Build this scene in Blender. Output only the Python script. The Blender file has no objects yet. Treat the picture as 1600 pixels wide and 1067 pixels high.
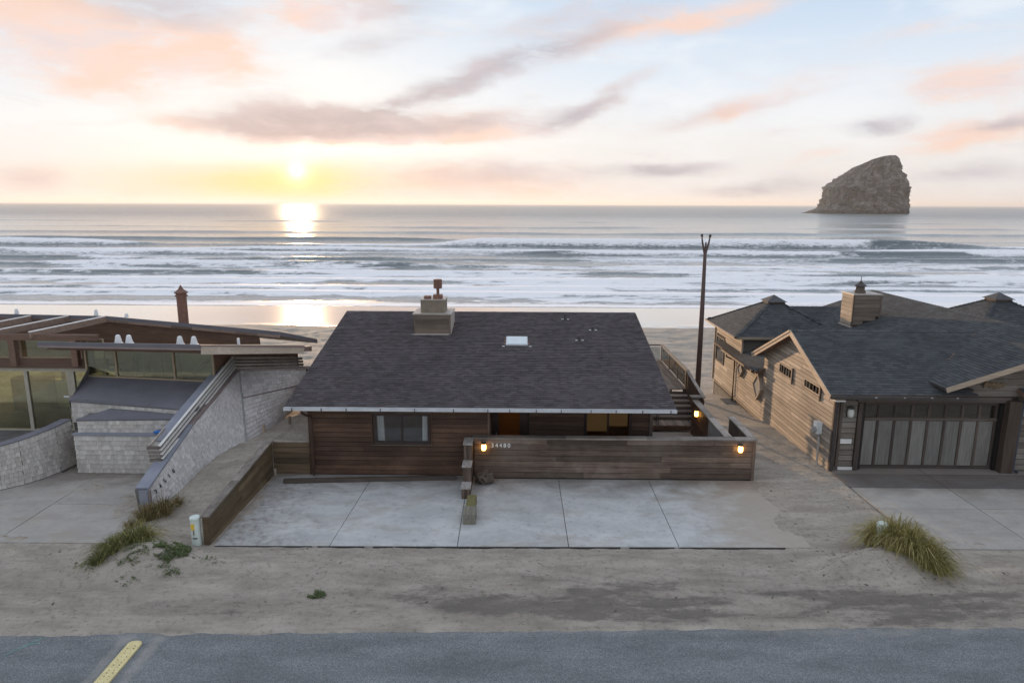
import bpy, bmesh, math, random
import numpy as np
from mathutils import Vector, Matrix, Quaternion

random.seed(7)
rng = np.random.default_rng(7)
S = bpy.context.scene
COL = S.collection

# ------------------------------------------------------------------ camera
CAM_H, F_PX = 9.1, 1067.0
pitch, yaw, roll = math.atan((533.5 - 319.0) / F_PX), math.radians(0.64), math.radians(0.22)
fwd = Vector((-math.sin(yaw) * math.cos(pitch), math.cos(yaw) * math.cos(pitch), -math.sin(pitch)))
r0 = Vector((math.cos(yaw), math.sin(yaw), 0.0))
u0 = r0.cross(fwd)
rt = math.cos(roll) * r0 + math.sin(roll) * u0
up = -math.sin(roll) * r0 + math.cos(roll) * u0
cd = bpy.data.cameras.new('camera')
cam = bpy.data.objects.new('camera', cd)
COL.objects.link(cam)
cd.sensor_width = 36.0
cd.lens = F_PX / 1600.0 * 36.0
cd.clip_start, cd.clip_end = 0.1, 60000.0
m = Matrix((rt, up, -fwd)).transposed().to_4x4()
m.translation = (0, 0, CAM_H)
cam.matrix_world = m
S.camera = cam

# ------------------------------------------------------------------ view / render
S.view_settings.view_transform = 'Standard'
S.view_settings.look = 'None'
S.view_settings.gamma = 1.0
S.view_settings.exposure = 0.1
S.view_settings.use_curve_mapping = False
S.cycles.use_denoising = True
S.cycles.denoiser = 'OPENIMAGEDENOISE'
S.cycles.denoising_prefilter = 'ACCURATE'
S.cycles.max_bounces = 6
S.cycles.diffuse_bounces = 3
S.cycles.glossy_bounces = 3
S.cycles.transmission_bounces = 4
S.cycles.transparent_max_bounces = 8
S.cycles.sample_clamp_indirect = 6.0
S.cycles.sample_clamp_direct = 30.0
S.cycles.caustics_reflective = False
S.cycles.caustics_refractive = False

SUN_AZ, SUN_EL = math.radians(-17.73), math.radians(2.5)
sun_dir = Vector((math.sin(SUN_AZ) * math.cos(SUN_EL), math.cos(SUN_AZ) * math.cos(SUN_EL), math.sin(SUN_EL)))
sl = bpy.data.lights.new('sun', 'SUN')
sl.energy = 5.0
sl.angle = math.radians(0.53)
sl.color = (1.0, 0.66, 0.38)
sun = bpy.data.objects.new('sun', sl)
COL.objects.link(sun)
sun.rotation_mode = 'QUATERNION'
sun.rotation_quaternion = (-sun_dir).to_track_quat('-Z', 'Y')
sun.location = sun_dir * 300


# ------------------------------------------------------------------ node helper
class NT:
    def __init__(s, tree):
        s.t = tree
        s.t.nodes.clear()

    def n(s, typ, **kw):
        nd = s.t.nodes.new(typ)
        for k, v in kw.items():
            setattr(nd, k, v)
        return nd

    def put(s, sock, v):
        if hasattr(v, 'is_output') or isinstance(v, bpy.types.NodeSocket):
            s.t.links.new(v, sock)
        else:
            sock.default_value = v

    def math(s, op, a, b=0.0, c=0.0, clamp=False):
        nd = s.n('ShaderNodeMath', operation=op, use_clamp=clamp)
        s.put(nd.inputs[0], a); s.put(nd.inputs[1], b); s.put(nd.inputs[2], c)
        return nd.outputs[0]

    def vec(s, op, a, b=(0, 0, 0), scale=None):
        nd = s.n('ShaderNodeVectorMath', operation=op)
        s.put(nd.inputs[0], a)
        if op != 'SCALE':
            s.put(nd.inputs[1], b)
        if scale is not None:
            s.put(nd.inputs['Scale'], scale)
        return nd.outputs['Value'] if op in ('LENGTH', 'DOT_PRODUCT', 'DISTANCE') else nd.outputs[0]

    def comb(s, x, y, z=0.0):
        nd = s.n('ShaderNodeCombineXYZ')
        s.put(nd.inputs[0], x); s.put(nd.inputs[1], y); s.put(nd.inputs[2], z)
        return nd.outputs[0]

    def sep(s, v):
        nd = s.n('ShaderNodeSeparateXYZ')
        s.put(nd.inputs[0], v)
        return nd.outputs

    def mapping(s, v, scale=(1, 1, 1), loc=(0, 0, 0), rot=(0, 0, 0), typ='POINT'):
        nd = s.n('ShaderNodeMapping', vector_type=typ)
        s.put(nd.inputs['Vector'], v)
        nd.inputs['Location'].default_value = loc
        nd.inputs['Rotation'].default_value = rot
        nd.inputs['Scale'].default_value = scale
        return nd.outputs[0]

    def noise(s, v, scale=1.0, detail=4.0, rough=0.55, dist=0.0, color=False):
        nd = s.n('ShaderNodeTexNoise')
        s.put(nd.inputs['Vector'], v)
        nd.inputs['Scale'].default_value = scale
        nd.inputs['Detail'].default_value = detail
        nd.inputs['Roughness'].default_value = rough
        nd.inputs['Distortion'].default_value = dist
        return nd.outputs['Color' if color else 0]

    def smooth(s, v, lo, hi, a=0.0, b=1.0):
        nd = s.n('ShaderNodeMapRange', interpolation_type='SMOOTHSTEP')
        s.put(nd.inputs['Value'], v)
        nd.inputs['From Min'].default_value = lo
        nd.inputs['From Max'].default_value = hi
        nd.inputs['To Min'].default_value = a
        nd.inputs['To Max'].default_value = b
        return nd.outputs[0]

    def lin(s, v, lo, hi, a=0.0, b=1.0):
        nd = s.n('ShaderNodeMapRange')
        s.put(nd.inputs['Value'], v)
        nd.inputs['From Min'].default_value = lo
        nd.inputs['From Max'].default_value = hi
        nd.inputs['To Min'].default_value = a
        nd.inputs['To Max'].default_value = b
        return nd.outputs[0]

    def mix(s, f, a, b, blend='MIX'):
        nd = s.n('ShaderNodeMix', data_type='RGBA', blend_type=blend)
        s.put(nd.inputs[0], f)
        for sk, v in ((nd.inputs[6], a), (nd.inputs[7], b)):
            if isinstance(v, (tuple, list)) and len(v) == 3:
                v = (*v, 1.0)
            s.put(sk, v)
        return nd.outputs[2]

    def ramp(s, v, stops, interp='LINEAR'):
        nd = s.n('ShaderNodeValToRGB')
        s.put(nd.inputs[0], v)
        cr = nd.color_ramp
        cr.interpolation = interp
        while len(cr.elements) < len(stops):
            cr.elements.new(0.5)
        for e, (p, c) in zip(cr.elements, stops):
            e.position = p
            e.color = (*c, 1.0)
        return nd.outputs[0]


# ------------------------------------------------------------------ world sky
W = bpy.data.worlds.new('World')
S.world = W
W.use_nodes = True
w = NT(W.node_tree)
tc = w.n('ShaderNodeTexCoord').outputs['Generated']
d = w.vec('NORMALIZE', tc)
dx, dy, dz = w.sep(d)
az = w.math('MULTIPLY', w.math('ARCTAN2', dx, dy), 57.29578)
el = w.math('MULTIPLY', w.math('ARCSINE', dz), 57.29578)
P0 = w.comb(az, el, 0.0)
wn = w.noise(w.mapping(P0, (0.16, 0.36, 1)), 1.0, 5, 0.6, color=True)
wofs = w.vec('MULTIPLY', w.vec('SUBTRACT', wn, (0.5, 0.5, 0.5)), (4.6, 1.7, 0.0))
P = w.vec('ADD', P0, wofs)
fb = w.noise(w.mapping(P, (0.22, 0.62, 1), loc=(3.1, 7.7, 0)), 1.0, 7, 0.62, 0.3)
fb2 = w.noise(w.mapping(P0, (0.10, 0.35, 1), loc=(13.1, 1.7, 0)), 1.0, 6, 0.6, 0.4)

BLOBS = [(-29.66, 10.93, 7.82, 1.78, -8, 1.0, 'p'), (-23.19, 10.92, 2.63, 1.26, -10, 0.7, 'p'), (-33.54, 12.0, 3.29, 1.5, 0, 0.7, 'p'),
         (-26.32, 13.08, 5.94, 1.19, 0, 0.6, 'd'), (-14.92, 13.94, 4.78, 1.18, 8, 0.9, 'p'), (-9.64, 14.56, 3.93, 0.85, 5, 0.5, 'd'),
         (-16.72, 6.4, 5.84, 1.12, 0, 1.2, 'd'), (-18.65, 5.63, 5.27, 0.65, 0, 0.8, 'd'), (-5.84, 6.19, 6.68, 0.82, 4, 1.1, 'm'),
         (-24.9, 5.6, 3.52, 0.62, 0, 0.5, 'p'), (-2.75, 10.27, 6.58, 0.92, 18, 0.75, 'd'), (5.29, 12.3, 5.89, 0.98, 22, 0.7, 'm'),
         (13.48, 13.54, 5.05, 0.85, 6, 1.0, 'p'), (7.15, 8.35, 3.72, 0.84, 28, 0.85, 'm'), (3.4, 6.72, 2.55, 0.68, 20, 0.5, 'd'),
         (13.87, 6.56, 5.61, 0.75, 10, 0.6, 'm'), (17.17, 6.79, 2.75, 0.55, 5, 0.6, 'p'), (32.23, 8.18, 3.77, 1.11, 3, 1.0, 'p'),
         (26.62, 5.64, 1.8, 0.65, 5, 0.8, 'd'), (32.28, 4.74, 4.15, 0.91, 8, 1.0, 'p'), (34.3, 5.44, 2.35, 0.56, 5, 0.7, 'd'),
         (11.63, 2.69, 4.16, 0.49, 2, 0.9, 'd'), (18.94, 1.33, 4.94, 0.58, 3, 0.8, 'd'), (32.56, 2.21, 3.83, 0.76, 3, 0.6, 'd'),
         (-35.43, 1.52, 2.55, 1.17, 0, 0.8, 'm'), (-27.82, 0.91, 2.11, 0.46, 0, 0.5, 'm'), (-3.0, 2.3, 8.6, 1.2, 0, 0.95, 'm'), (-5.0, 0.9, 9.0, 0.8, 0, 0.75, 'p'), (-24.0, 2.6, 4.5, 0.5, 2, 0.4, 'p'), (-31.5, 8.2, 5.0, 1.2, -6, 0.7, 'p'), (-12.0, 11.8, 5.0, 0.9, 14, 0.45, 'd'), (2.0, 13.8, 5.0, 0.8, 14, 0.6, 'm'), (-8.5, 8.0, 3.4, 0.6, 16, 0.5, 'd'), (20.0, 5.2, 4.0, .4, 6, .4, 'm'), (-16.0, 5.0, 6.5, .5, 0, 1.0, 'p'), (-5.5, 5.35, 6.5, .5, 3, 1.0, 'p'), (27.5, 11.6, 3.5, .6, 8, .4, 'p'),
         (21.51, 8.75, 4.22, 0.96, 10, 0.4, 'p'), (23.24, 3.76, 2.55, 0.46, 20, 0.4, 'p')]
sums = {'p': None, 'd': None}
for (ca, ce, sx, sy, tilt, amp, tone) in BLOBS:
    q = w.vec('LENGTH', w.mapping(P, (sx * 1.05, sy * 1.1, 1), (ca, ce, 0), (0, 0, math.radians(tilt)), 'TEXTURE'))
    g = w.math('MULTIPLY', w.math('POWER', 0.42, w.math('MULTIPLY', q, q)), amp)
    if tone == 'm':
        sh = w.math('MULTIPLY', g, 0.62)
        parts_ = [('p', sh), ('d', sh)]
    else:
        parts_ = [(tone, g)]
    for k, s_ in parts_:
        sums[k] = s_ if sums[k] is None else w.math('ADD', sums[k], s_)
fb3 = w.noise(w.mapping(P, (0.55, 1.9, 1), loc=(1.7, 4.2, 0)), 1.0, 6, 0.66, 0.5)
rag = w.math('ADD', w.math('MULTIPLY_ADD', fb, 2.6, -0.50), w.math('MULTIPLY', fb3, 0.6))
pinkD = w.smooth(w.math('MULTIPLY', sums['p'], rag), 0.08, 1.05)
darkD = w.smooth(w.math('MULTIPLY', sums['d'], rag), 0.08, 1.15)
# the same broken cloud cover carried on over the rest of the dome
zz = w.math('ADD', w.math('MAXIMUM', dz, 0.0), 0.16)
plan = w.comb(w.math('DIVIDE', dx, zz), w.math('DIVIDE', dy, zz), 0.0)
gen = w.noise(w.mapping(plan, (0.9, 1.5, 1)), 1.0, 6, 0.6, 0.3)
outw = w.math('MAXIMUM', w.smooth(el, 14.0, 22.0), w.smooth(w.math('ABSOLUTE', az), 36.0, 46.0))
genP = w.math('MULTIPLY', w.smooth(gen, 0.5, 0.72), outw)
genD = w.math('MULTIPLY', w.smooth(gen, 0.56, 0.8), w.math('MULTIPLY', outw, 0.5))

base = w.ramp(w.lin(el, -5.0, 90.0), [(0.0, (0.76, 0.72, 0.70)), (0.055, (0.79, 0.75, 0.73)), (0.078, (0.83, 0.80, 0.78)), (0.108, (0.86, 0.86, 0.86)),
                                      (0.145, (0.76, 0.83, 0.91)), (0.205, (0.56, 0.70, 0.87)), (0.45, (0.63, 0.71, 0.85)), (1.0, (0.57, 0.66, 0.81))])
base = w.mix(w.math('MULTIPLY', w.smooth(fb2, 0.42, 0.72), 0.45), base, (0.92, 0.94, 0.96))
# soft brightening towards the sun
dsun = w.math('MULTIPLY', w.math('ARCCOSINE', w.math('MINIMUM', w.vec('DOT_PRODUCT', d, tuple(sun_dir)), 0.999999)), 57.29578)
halo = w.math('POWER', 0.37, w.math('POWER', w.math('DIVIDE', dsun, 17.0), 2.0))
base = w.mix(w.math('MULTIPLY', halo, 0.62), base, (1.0, 0.99, 0.95))
# yellow band along the horizon under the sun, and a white gap above it
yl = w.vec('LENGTH', w.mapping(P, (11.0, 1.45, 1), (-19.5, 1.25, 0), (0, 0, 0), 'TEXTURE'))
yel = w.math('POWER', 0.40, w.math('MULTIPLY', yl, yl))
base = w.mix(w.math('MULTIPLY', yel, 0.85), base, (1.0, 0.63, 0.30))
yl2 = w.vec('LENGTH', w.mapping(P0, (5.2, 1.7, 1), (-17.7, 1.5, 0), (0, 0, 0), 'TEXTURE'))
base = w.mix(w.math('MULTIPLY', w.math('POWER', 0.36, w.math('MULTIPLY', yl2, yl2)), 0.8), base, (1.10, 0.76, 0.24))
wl = w.vec('LENGTH', w.mapping(P, (9.5, 0.75, 1), (-14.0, 4.0, 0), (0, 0, math.radians(2)), 'TEXTURE'))
base = w.mix(w.math('MULTIPLY', w.math('POWER', 0.4, w.math('MULTIPLY', wl, wl)), 0.85), base, (1.12, 1.08, 0.98))
pinkc = w.mix(w.smooth(fb2, 0.35, 0.7), (0.93, 0.66, 0.54), (0.90, 0.74, 0.70))
veil = w.noise(w.mapping(P, (0.07, 0.42, 1), loc=(9.3, 2.2, 0)), 1.0, 7, 0.66, 0.6)
base = w.mix(w.math('MULTIPLY', w.smooth(veil, 0.50, 0.72), 0.42), base, w.mix(w.smooth(fb3, 0.4, 0.6), (0.70, 0.68, 0.74), (0.90, 0.79, 0.73)))
pinkc = w.mix(w.math('MULTIPLY', w.smooth(fb2, 0.45, 0.7), 0.7), pinkc, (0.72, 0.64, 0.68))
skyc = w.mix(w.math('MULTIPLY', w.math('MAXIMUM', pinkD, genP), 0.9), base, pinkc)
darkc = w.mix(w.smooth(fb, 0.35, 0.72), (0.36, 0.35, 0.42), (0.60, 0.55, 0.60))
darkc = w.mix(w.math('MULTIPLY', halo, 0.35), darkc, (0.62, 0.47, 0.42))
skyc = w.mix(w.math('MULTIPLY', w.math('MAXIMUM', darkD, genD), 0.9), skyc, darkc)
core = w.math('POWER', 0.36, w.math('POWER', w.math('DIVIDE', dsun, 0.55), 1.15))
skyc = w.mix(w.math('MINIMUM', w.math('MULTIPLY', core, 1.3), 1.0), skyc, (2.2, 1.95, 1.35))
sky = w.n('ShaderNodeTexSky', sky_type='NISHITA')
sky.sun_disc = False
sky.sun_elevation = SUN_EL
sky.sun_rotation = SUN_AZ
sky.air_density, sky.dust_density, sky.ozone_density = 1.0, 1.5, 1.0
bright = w.vec('SCALE', skyc, scale=9.6)
total = w.vec('ADD', bright, w.vec('SCALE', sky.outputs[0], scale=0.05))
bg = w.n('ShaderNodeBackground')
w.put(bg.inputs[0], total)
bg.inputs[1].default_value = 0.1
wo = w.n('ShaderNodeOutputWorld')
w.t.links.new(bg.outputs[0], wo.inputs[0])
W.cycles.sampling_method = 'MANUAL'
W.cycles.sample_map_resolution = 1024


# ------------------------------------------------------------------ materials
def new_mat(name):
    m_ = bpy.data.materials.new(name)
    m_.use_nodes = True
    t = NT(m_.node_tree)
    t.bsdf = t.n('ShaderNodeBsdfPrincipled')
    o = t.n('ShaderNodeOutputMaterial')
    t.out = o
    t.t.links.new(t.bsdf.outputs[0], o.inputs[0])
    t.pos = t.n('ShaderNodeNewGeometry').outputs['Position']
    t.m = m_
    return t


def bump(t, h, strength=0.3, dist=0.02):
    b = t.n('ShaderNodeBump')
    b.inputs['Strength'].default_value = strength
    b.inputs['Distance'].default_value = dist
    t.put(b.inputs['Height'], h)
    t.t.links.new(b.outputs[0], t.bsdf.inputs['Normal'])


def wood(name, c1, c2, axis='x', rough=0.78, rnd=(0.60, 1.36), spec=0.3, weather=None):
    """boards: grain stretched along the board, tone varies from board to board"""
    t = new_mat(name)
    sc = {'x': (0.9, 16, 26), 'y': (16, 0.9, 26), 'z': (22, 22, 0.9)}[axis]
    rv = t.n('ShaderNodeObjectInfo').outputs['Random']
    p = t.vec('ADD', t.pos, t.comb(t.math('MULTIPLY', rv, 37.0), t.math('MULTIPLY', rv, 11.0), t.math('MULTIPLY', rv, 23.0)))
    g = t.noise(t.mapping(p, sc), 1.0, 6, 0.65, 0.6)
    big = t.noise(t.pos, 0.9, 5, 0.65)
    c = t.mix(t.smooth(g, 0.3, 0.72), c1, c2)
    if weather:
        c = t.mix(t.math('MULTIPLY', t.smooth(big, 0.42, 0.68), weather[1]), c, weather[0])
    k = t.math('MULTIPLY', t.lin(rv, 0, 1, *rnd), t.lin(big, 0.3, 0.7, 0.85, 1.12))
    c = t.vec('SCALE', c, scale=k)
    t.put(t.bsdf.inputs['Base Color'], c)
    t.bsdf.inputs['Roughness'].default_value = rough
    t.bsdf.inputs['Specular IOR Level'].default_value = spec
    bump(t, g, 0.35, 0.006)
    return t.m


def plain(name, c1, c2=None, rough=0.6, metal=0.0, scale=4.0, spec=0.4, bmp=0.0, rnd=(0.9, 1.1), detail=5):
    t = new_mat(name)
    nz = t.noise(t.pos, scale, detail, 0.6)
    c2 = c2 or tuple(x * 0.8 for x in c1)
    rv = t.n('ShaderNodeObjectInfo').outputs['Random']
    c = t.mix(t.smooth(nz, 0.3, 0.7), c1, c2)
    c = t.vec('SCALE', c, scale=t.lin(rv, 0, 1, *rnd))
    t.put(t.bsdf.inputs['Base Color'], c)
    t.bsdf.inputs['Roughness'].default_value = rough
    t.bsdf.inputs['Metallic'].default_value = metal
    t.bsdf.inputs['Specular IOR Level'].default_value = spec
    if bmp:
        bump(t, nz, bmp, 0.01)
    return t.m


def tinted(name, c1, c2, rough=0.85, fine=40.0, patch=0.5, patchc=None, spec=0.25):
    """shingles: per-shingle tone stored in the 'tint' attribute"""
    t = new_mat(name)
    a = t.n('ShaderNodeAttribute', attribute_name='tint').outputs['Fac']
    c = t.mix(a, c1, c2)
    nz = t.noise(t.pos, fine, 3, 0.7)
    big = t.noise(t.pos, 0.55, 5, 0.65)
    k = t.math('MULTIPLY', t.lin(nz, 0.25, 0.75, 0.72, 1.28), t.lin(big, 0.3, 0.7, 0.86, 1.14))
    if patchc:
        c = t.mix(t.math('MULTIPLY', t.smooth(t.noise(t.pos, 1.7, 6, 0.7), 0.45, 0.72), patch), c, patchc)
    c = t.vec('SCALE', c, scale=k)
    t.put(t.bsdf.inputs['Base Color'], c)
    t.bsdf.inputs['Roughness'].default_value = rough
    t.bsdf.inputs['Specular IOR Level'].default_value = spec
    bump(t, nz, 0.3, 0.004)
    return t.m


def glass(name, tint=(0.8, 0.9, 0.8), refl=0.35, rough=0.02, gcol=(1, 1, 1)):
    t = new_mat(name)
    tr = t.n('ShaderNodeBsdfTransparent')
    tr.inputs[0].default_value = (*tint, 1)
    gl = t.n('ShaderNodeBsdfGlossy')
    gl.inputs[0].default_value = (*gcol, 1)
    gl.inputs['Roughness'].default_value = rough
    fr = t.n('ShaderNodeFresnel')
    fr.inputs[0].default_value = 1.5
    f = t.math('ADD', t.math('MULTIPLY', fr.outputs[0], 1.0), refl, clamp=True)
    bump_n = t.noise(t.pos, 1.3, 2, 0.5)
    b = t.n('ShaderNodeBump')
    b.inputs['Strength'].default_value = 0.05
    b.inputs['Distance'].default_value = 0.02
    t.put(b.inputs['Height'], bump_n)
    t.t.links.new(b.outputs[0], gl.inputs['Normal'])
    mx = t.n('ShaderNodeMixShader')
    t.put(mx.inputs[0], f)
    t.t.links.new(tr.outputs[0], mx.inputs[1])
    t.t.links.new(gl.outputs[0], mx.inputs[2])
    t.t.links.new(mx.outputs[0], t.out.inputs[0])
    return t.m


def emit(name, col, strength):
    t = new_mat(name)
    t.bsdf.inputs['Base Color'].default_value = (*col, 1)
    t.bsdf.inputs['Emission Color'].default_value = (*col, 1)
    t.bsdf.inputs['Emission Strength'].default_value = strength
    t.bsdf.inputs['Roughness'].default_value = 0.3
    return t.m


M = {}
M['brown_x'] = wood('brown_siding', (0.056, 0.030, 0.019), (0.118, 0.064, 0.039), 'x', 0.62, weather=((0.17, 0.10, 0.065), 0.4))
M['brown_y'] = wood('brown_siding_side', (0.056, 0.030, 0.019), (0.118, 0.064, 0.039), 'y', 0.62, weather=((0.17, 0.10, 0.065), 0.4))
M['dark_x'] = wood('brown_siding_shaded', (0.050, 0.028, 0.019), (0.095, 0.055, 0.037), 'x', 0.65)  # same siding as the front wall, shade of the recess put into the colour
M['fence_x'] = wood('fence_board', (0.085, 0.058, 0.043), (0.175, 0.128, 0.098), 'x', 0.8, weather=((0.20, 0.165, 0.135), 0.55))
M['fence_y'] = wood('fence_board_side', (0.085, 0.058, 0.043), (0.175, 0.128, 0.098), 'y', 0.8, weather=((0.20, 0.165, 0.135), 0.55))
M['fence_z'] = wood('fence_post', (0.075, 0.052, 0.040), (0.15, 0.11, 0.085), 'z', 0.8)
M['cap_x'] = wood('grey_cap_board', (0.15, 0.125, 0.105), (0.30, 0.265, 0.235), 'x', 0.8, weather=((0.36, 0.33, 0.29), 0.6))
M['cap_y'] = wood('grey_cap_board_side', (0.15, 0.125, 0.105), (0.30, 0.265, 0.235), 'y', 0.8, weather=((0.36, 0.33, 0.29), 0.6))
M['cap_pale'] = plain('sandy_cap', (0.46, 0.46, 0.45), (0.24, 0.20, 0.17), 0.85, scale=14)
M['olive_y'] = wood('mossy_board', (0.095, 0.066, 0.038), (0.185, 0.135, 0.082), 'y', 0.8, weather=((0.14, 0.118, 0.062), 0.5))
M['olive_x'] = wood('mossy_board_short', (0.075, 0.052, 0.032), (0.14, 0.10, 0.06), 'x', 0.8)
M['side_y'] = wood('tan_siding_sunlit', (0.265, 0.217, 0.175), (0.44, 0.37, 0.30), 'y', 0.75, rnd=(0.68, 1.28), weather=((0.40, 0.325, 0.25), 0.5))  # same boards as the front, sunlight put into a lighter colour
M['side_x'] = wood('tan_siding_shaded', (0.125, 0.108, 0.090), (0.22, 0.190, 0.160), 'x', 0.78, rnd=(0.7, 1.25), weather=((0.20, 0.19, 0.165), 0.5))  # same boards as the side wall, shade put into a darker colour
M['trim_tan'] = wood('tan_trim', (0.30, 0.23, 0.17), (0.44, 0.35, 0.27), 'y', 0.7)
M['trim_x'] = wood('tan_trim_front', (0.24, 0.19, 0.14), (0.36, 0.29, 0.22), 'x', 0.7)
M['trim_dark'] = wood('dark_trim', (0.055, 0.043, 0.036), (0.11, 0.085, 0.070), 'z', 0.7)
M['trim_dark_x'] = wood('dark_trim_front', (0.065, 0.052, 0.044), (0.12, 0.098, 0.082), 'x', 0.7)
M['garage'] = wood('garage_panel', (0.155, 0.150, 0.135), (0.25, 0.243, 0.222), 'z', 0.7, rnd=(0.82, 1.15), weather=((0.135, 0.122, 0.105), 0.8))
M['dark'] = plain('dark_interior', (0.03, 0.025, 0.022), rough=0.9)
M['foundation'] = plain('concrete_foundation', (0.16, 0.155, 0.145), (0.10, 0.097, 0.09), 0.9, scale=3, bmp=0.2)
M['gutter'] = plain('gutter_metal', (0.62, 0.64, 0.66), (0.48, 0.50, 0.53), 0.35, scale=2.5, spec=0.6)
M['gutter_dark'] = plain('dark_gutter', (0.055, 0.048, 0.045), (0.035, 0.03, 0.03), 0.5)
M['brown_metal'] = plain('brown_metal', (0.075, 0.042, 0.030), (0.05, 0.03, 0.022), 0.5)
M['rust'] = plain('rusty_metal', (0.21, 0.105, 0.075), (0.13, 0.07, 0.055), 0.7, scale=9)
M['flash'] = plain('flashing_metal', (0.46, 0.42, 0.38), (0.36, 0.33, 0.29), 0.45, scale=6)
M['chim'] = wood('chimney_board', (0.125, 0.098, 0.078), (0.20, 0.16, 0.128), 'x', 0.75)
M['chim_top'] = plain('chimney_stucco', (0.26, 0.22, 0.165), (0.19, 0.16, 0.12), 0.85, scale=5)
M['white_plastic'] = plain('white_plastic', (0.74, 0.77, 0.78), (0.62, 0.65, 0.66), 0.45)
M['white_paint'] = plain('white_paint', (0.78, 0.77, 0.74), (0.66, 0.65, 0.62), 0.6)
M['grey_metal'] = plain('grey_metal', (0.40, 0.40, 0.39), (0.30, 0.30, 0.29), 0.5)
M['ped'] = plain('pale_green_plastic', (0.70, 0.78, 0.74), (0.60, 0.69, 0.64), 0.45, scale=6)
M['yellow'] = plain('yellow_sticker', (0.80, 0.55, 0.06), (0.70, 0.44, 0.05), 0.5)
M['red'] = plain('red_plastic', (0.45, 0.03, 0.05), rough=0.5)
M['blue'] = plain('blue_plastic', (0.02, 0.17, 0.55), rough=0.4)
M['black'] = plain('black_paint', (0.02, 0.02, 0.02), rough=0.5)
M['pole'] = wood('dark_pole', (0.055, 0.038, 0.034), (0.105, 0.072, 0.062), 'z', 0.75)
M['roof_main'] = tinted('asphalt_shingle', (0.066, 0.058, 0.061), (0.106, 0.094, 0.099), 0.9, 60)
M['roof_right'] = tinted('slate_grey_shingle', (0.046, 0.051, 0.055), (0.074, 0.081, 0.086), 0.9, 60, 0.3, (0.085, 0.085, 0.078))
M['cedar'] = tinted('cedar_shingle', (0.42, 0.40, 0.37), (0.56, 0.54, 0.505), 0.85, 30, 0.4, (0.36, 0.32, 0.275))
M['cedar_warm'] = tinted('cedar_shingle_side', (0.44, 0.425, 0.41), (0.58, 0.56, 0.545), 0.85, 30, 0.3, (0.40, 0.36, 0.33))
M['membrane'] = plain('grey_roof_membrane', (0.155, 0.155, 0.175), (0.125, 0.125, 0.145), 0.8, scale=1.2, rnd=(0.95, 1.05))
M['cap_roof'] = plain('dark_roof_cap', (0.085, 0.088, 0.092), (0.06, 0.062, 0.066), 0.85, scale=5)
M['membrane_b'] = plain('blue_grey_cap', (0.26, 0.275, 0.32), (0.21, 0.225, 0.27), 0.6, scale=2)
M['mauve'] = plain('mauve_fascia', (0.26, 0.21, 0.20), (0.20, 0.16, 0.15), 0.65, scale=2)
M['fascia_tan'] = wood('tan_fascia', (0.35, 0.29, 0.23), (0.48, 0.41, 0.34), 'y', 0.7)
M['soffit'] = wood('brown_soffit', (0.15, 0.088, 0.060), (0.24, 0.15, 0.105), 'x', 0.7)
M['beam'] = wood('brown_beam', (0.14, 0.085, 0.062), (0.23, 0.145, 0.105), 'x', 0.75)
M['rafter'] = wood('brown_rafter', (0.16, 0.11, 0.085), (0.26, 0.19, 0.15), 'y', 0.75)
M['frame_cream'] = plain('cream_frame', (0.48, 0.45, 0.37), (0.40, 0.37, 0.30), 0.6)
M['frame_tan'] = plain('tan_frame', (0.36, 0.28, 0.19), (0.28, 0.22, 0.15), 0.6)
M['frame_dark'] = plain('dark_frame', (0.045, 0.026, 0.022), (0.03, 0.018, 0.016), 0.5)
M['interior'] = plain('interior_wall', (0.17, 0.115, 0.07), (0.12, 0.08, 0.05), 0.9, scale=0.7)
M['interior_floor'] = plain('interior_floor', (0.17, 0.085, 0.03), (0.12, 0.06, 0.025), 0.6, scale=2)
M['drape_green'] = plain('pale_green_wall', (0.72, 0.76, 0.56), (0.62, 0.66, 0.48), 0.9, scale=0.8)
M['curtain'] = plain('pale_curtain', (0.80, 0.83, 0.83), (0.66, 0.70, 0.71), 0.8, scale=3)
M['blind'] = emit('glowing_tan_blind', (0.30, 0.19, 0.085), 0.36)  # blind emits by itself in place of room light coming through it
M['glass_dark'] = glass('dark_window_glass', (0.62, 0.60, 0.56), 0.03)
M['glass_bed'] = glass('window_glass', (0.93, 0.93, 0.93), 0.02)
M['glass_green'] = glass('tinted_window_glass', (0.86, 0.86, 0.70), 0.24, gcol=(0.92, 0.92, 0.74))
M['glass_clear'] = glass('rail_glass', (0.80, 0.84, 0.86), 0.10)
M['skylight'] = plain('skylight_dome', (0.60, 0.67, 0.69), (0.54, 0.61, 0.63), 0.12, spec=0.7)
M['lamp_glass'] = emit('lit_lamp_glass', (1.0, 0.50, 0.11), 11.0)
M['lamp_off'] = plain('frosted_lamp_glass', (0.62, 0.64, 0.58), (0.5, 0.52, 0.47), 0.3)
M['deck_y'] = wood('deck_board', (0.19, 0.145, 0.115), (0.30, 0.24, 0.195), 'y', 0.8)
M['deck_x'] = wood('step_board', (0.20, 0.155, 0.125), (0.31, 0.25, 0.205), 'x', 0.8)
M['rail_tan'] = wood('tan_rail', (0.30, 0.23, 0.165), (0.44, 0.35, 0.265), 'y', 0.75)
M['timber'] = wood('grey_timber', (0.11, 0.105, 0.085), (0.20, 0.19, 0.15), 'y', 0.85)
M['moss'] = plain('mossy_timber', (0.23, 0.22, 0.08), (0.14, 0.125, 0.07), 0.95, scale=18, bmp=0.5)
M['boulder'] = plain('dark_stone', (0.055, 0.042, 0.034), (0.13, 0.105, 0.085), 0.8, scale=9, bmp=0.6)
M['ornament'] = plain('carved_sign', (0.10, 0.065, 0.035), (0.20, 0.14, 0.075), 0.7, scale=12)
M['grey_light'] = plain('grey_render', (0.33, 0.33, 0.32), (0.25, 0.25, 0.24), 0.85, scale=3)


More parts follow.
